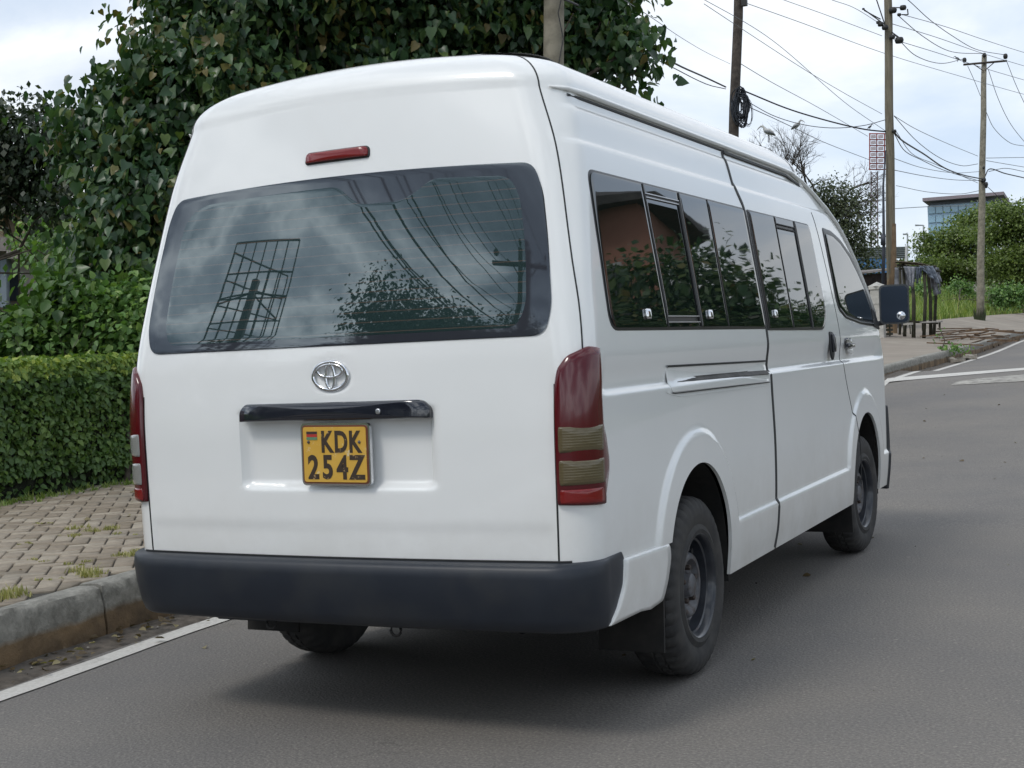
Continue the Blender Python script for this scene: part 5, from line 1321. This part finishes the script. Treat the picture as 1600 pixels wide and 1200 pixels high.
# ------------------------------------------------------------------ house at the far left
h0=trunkpt(10,560,30); HS=thing('house','beige house with square balcony columns glimpsed at the left edge','house',tuple(h0)); BE=noisy('beige_plaster',(.36,.28,.17),(.46,.37,.24),2,.9); BR=noisy('brown_plaster',(.16,.12,.085),(.22,.17,.12),2,.9); PK=noisy('grey_slab',(.22,.19,.18),(.30,.27,.25),3,.9)
def hb(u0,u1,v0,v1,d0,d1,name,mt):
    P=[at(u0,v1,d0),at(u1,v1,d0),at(u1,v0,d0),at(u0,v0,d0)]; f=Vector((FWD.x,FWD.y,0)).normalized()*(d1-d0); P=[p-HS.location for p in P]; b=MB(); b.add(P+[p+f for p in P],[(0,1,2,3),(7,6,5,4),(0,4,5,1),(1,5,6,2),(2,6,7,3),(3,7,4,0)]); o=b.build(name,mt,HS); fixn(o); return o
hb(-200,6,330,620,31,38,'wall',BR); hb(-200,10,370,392,29.6,31,'balcony_slab',PK); hb(10,40,391,404,29.5,32,'balcony_slab',PK); hb(13,24,325,391,29.9,30.3,'column',BR); hb(24,33,325,391,29.8,30.4,'column',BE); hb(-10,5,330,390,29.9,30.3,'column',BE)
hb(0,10,404,480,29.9,30.3,'column',mat('pale_blue_wall',(.2,.24,.28),.8)); hb(10,30,404,480,30.2,31.5,'wall_panel',PK); hb(30,39,460,500,29.8,30.4,'column',BE); hb(-40,36,320,332,29.4,34,'roof_beam',PK); hb(-60,9,500,640,29.9,31,'lower_wall',noisy('grey_green_wall',(.20,.25,.22),(.28,.32,.29),2,.9)); hb(13,31,425,470,30.1,30.2,'window',mat('dark_pane',(.02,.025,.03),.1))
# ------------------------------------------------------------------ behind the viewer: what the glass reflects
def dirp(o,az,el,d): a=math.radians(az); e=math.radians(el); return Vector(o)+Vector((math.sin(a)*math.cos(e),math.cos(a)*math.cos(e),math.sin(e)))*d
RO=(-.1,-1.05,1.6)
# open billboard frame
dBB=25.5; bb=dirp(RO,-136,0,dBB); BBt=thing('billboard_frame','empty steel billboard frame on a single post, mirrored in the rear window','billboard frame',(bb.x,bb.y,gz(bb.x,bb.y))); L_=BBt.location
b=MB(); b.tube([Vector((0,0,0)),Vector((0,0,11.6-L_.z))],[.28,.22],16); b.build('post',mat('dark_steel',(.06,.06,.065),.5),BBt,True)
DS=bpy.data.materials['dark_steel']
for sg in (1,-1):
    b=MB(); a0=math.radians(-136+90); u_=Vector((math.sin(a0+sg*.35),math.cos(a0+sg*.35),0)); off=Vector((math.sin(a0-PI/2),math.cos(a0-PI/2),0))*(sg*.9)
    for k in range(7): b.tube([u_*(-1.7+3.4*k/6)+off+Vector((0,0,5.2)),u_*(-1.7+3.4*k/6)+off+Vector((0,0,12.4))],.035,5)
    for k in range(8): b.tube([u_*(-1.7)+off+Vector((0,0,5.2+k*7.2/7)),u_*1.7+off+Vector((0,0,5.2+k*7.2/7))],.035,5)
    for k in range(3): b.tube([u_*(-1.7)+off+Vector((0,0,6+k*2.2)),off*0+Vector((0,0,6.5+k*2.2)),u_*1.7+off+Vector((0,0,6+k*2.2))],.045,5)
    b.build('panel_frame',DS,BBt)
# power pole with crossarm and line to the near pole
pb=dirp(RO,-165,0,16); pp=pole('power pole with crossarm behind the viewer, mirrored at the right of the rear window',(pb.x,pb.y,gz(pb.x,pb.y)),(pb.x,pb.y,10.2),.17,.12,WOODD)
b=MB(); b.box((0,0,9.7-pp.location.z),(1.05,.06,.06)); b.tube([(-.6,0,9.65),(0,0,9.0)],.03,5); b.tube([(.6,0,9.65),(0,0,9.0)],.03,5)
for x in (-.95,0,.95): b.lathe([(0,.05),(.1,.09),(.2,.03)],8,'z',(x,0,9.75 if x else 10.1))
for z in (7.2,6.8,6.4): b.box((.15,0,z),(.25,.03,.03))
b.build('crossarm',WOODD,pp)
def line3(p,q,sag,r,label,grp):
    p=Vector(p);q=Vector(q); b=MB(); b.tube([p.lerp(q,k/24)-p-Vector((0,0,sag*4*(k/24)*(1-k/24))) for k in range(25)],r,5); o=b.build('overhead_wire',CAB,None,True); o.location=p; tag(o,label,'wire',grp)
top2=at(862,-330,14)
for k,(dx,z,sag,r,dz) in enumerate(((-.95,9.8,.5,.011,0),(0,10.1,.45,.011,0),(.95,9.8,.55,.011,0),(.1,7.2,.5,.016,-.9),(.15,6.8,.6,.02,-1.3),(.1,6.4,.75,.013,-1.6),(.2,6.6,.9,.013,-1.5),(-.1,8.2,.5,.010,-.5),(-.5,9.7,.7,.008,-.2),(.5,9.7,.35,.008,-.3),(.3,6.0,.4,.012,-2.0),(-.2,8.8,.8,.008,-.7),(.4,7.6,1.1,.009,-1.2))):
    line3((pb.x+dx,pb.y,z),(top2.x+dx*.6,top2.y,top2.z+dz-.2),sag,r,'black power line running overhead to the near pole, mirrored in the rear window','power lines mirrored in the rear window')
# roadside trees behind
for k,(az,d,h,w,lb) in enumerate(((-155,34,15.5,6.2,'broad roadside tree behind the viewer, mirrored low in the rear window'),(-161,38,17.,5.,'tall roadside tree behind the viewer, mirrored beside the power pole'),(-147,44,13.5,2.,'smaller tree behind the viewer, mirrored left of the broad tree'),(-168,30,11,3.,'bushy tree behind the viewer at the foot of the mirrored power pole'))):
    p=dirp(RO,az,0,d); bz_=gz(p.x,p.y); Rb=random.Random(k); bl=[((p.x+Rb.uniform(-.5,.5)*w,p.y+Rb.uniform(-.5,.5)*w,bz_+h*Rb.uniform(.50,.84)),(w*.42,w*.42,h*.19),1) for _ in range(9)]
    tree('roadside_tree',lb,'tree',(p.x,p.y,bz_),(p.x,p.y,bz_+h*.4),bl,.27,4600,7,DARKLEAF,.25,spread=.4,simple=True,shell=.8)
# low wall of dark vegetation added behind so the window foot reads dark
p=dirp(RO,-146,0,60); b_=[((p.x+math.cos(math.radians(35))*s*5-3,p.y-math.sin(math.radians(35))*s*5,8+2*math.sin(s*2.3)),(4,4,9.5),1) for s in range(-9,8)]
tree('added_tree_belt','long belt of dark trees added far behind to darken the foot of the rear window','tree',(p.x,p.y,gz(p.x,p.y)),(p.x,p.y,4),b_,.7,4200,6,DARKLEAF,.3,spread=.9,simple=True,shell=.8)
# pink apartment block and round tree ahead on the right, seen only in the side glass
RS=(.9,0,1.5)
c=dirp(RS,25.5,0,36); PB=thing('apartment_block','pink apartment block with dark balconies and tiled roof, mirrored in the side windows','building',(c.x,c.y,zr(c.y)+.06),(0,0,math.radians(-12)))
PINK=noisy('pink_plaster',(.42,.20,.14),(.50,.25,.18),1.2,.85)
b=MB(); b.box((0,0,3.4),(5,5,3.4)); b.build('wall',PINK,PB)
b=MB(); b.add([(-5.8,-5.8,6.8),(5.8,-5.8,6.8),(5.8,5.8,6.8),(-5.8,5.8,6.8),(-5.8,-5.8,7.1),(5.8,-5.8,7.1),(5.8,5.8,7.1),(-5.8,5.8,7.1),(-2,0,8.6),(2,0,8.6)],[(0,1,2,3)[::-1],(0,1,5,4),(1,2,6,5),(2,3,7,6),(3,0,4,7),(4,5,9,8),(5,6,9),(6,7,8,9),(7,4,8)]); b.build('roof',noisy('dark_roof',(.05,.045,.045),(.10,.09,.085),3,.8),PB)
GLD=mat('dark_window_glass',(.02,.025,.03),.08); 
for fx in (-3.4,-1.1,1.2,3.4):
    for fz in (1.6,4.6):
        b=MB(); b.box((fx,-5.02,fz),(.75,.04,.75)); w_=b.build('window',mat('window_frame_white',(.5,.5,.48),.6) if 'window_frame_white' not in bpy.data.materials else bpy.data.materials['window_frame_white'],PB)
        b=MB(); b.box((fx,-5.07,fz),(.66,.02,.66)); b.build('pane',GLD,w_)
        b=MB(); b.box((-5.02,fx,fz),(.04,.7,.7)); b.build('window',GLD,PB)
b=MB(); b.box((-2.4,-5.5,3.3),(2.3,.5,.5)); b.box((2.6,-5.5,3.3),(2.0,.5,.5)); b.build('balcony',noisy('dark_balcony',(.05,.05,.06),(.10,.10,.11),3,.7),PB)
for k,(az,d,r,z,lb) in enumerate(((18.3,18,1.75,2.15,'dense round green tree ahead on the right, mirrored in the quarter window'),(14.6,26,1.2,1.7,'second round green tree ahead, mirrored by the sliding door edge'),(23,15,1.0,1.3,'low round bush on the right, mirrored at the rear of the quarter window'),(12,44,1.5,2.3,'green tree farther ahead on the right, mirrored in the sliding door window'))):
    p=dirp(RS,az,0,d); zb=gz(p.x,p.y) if p.x<kx(p.y)+9 else zr(p.y)+.06
    tree('round_tree',lb,'tree',(p.x,p.y,zb),(p.x,p.y,zb+z*.6),[((p.x,p.y,zb+z),(r,r,r*1.05),1),((p.x+.5*r,p.y,zb+z*.8),(r*.7,r*.7,r*.8),.8)],.14,2600 if k<2 else 1200,7,BIGLEAF,.12,spread=.22,simple=True,shell=.35)
for o in list(bpy.data.objects):
    if o.parent is None and o.type=='MESH' and o.name.startswith('ground'): pass
scene.cycles.max_bounces=6; scene.cycles.transparent_max_bounces=4
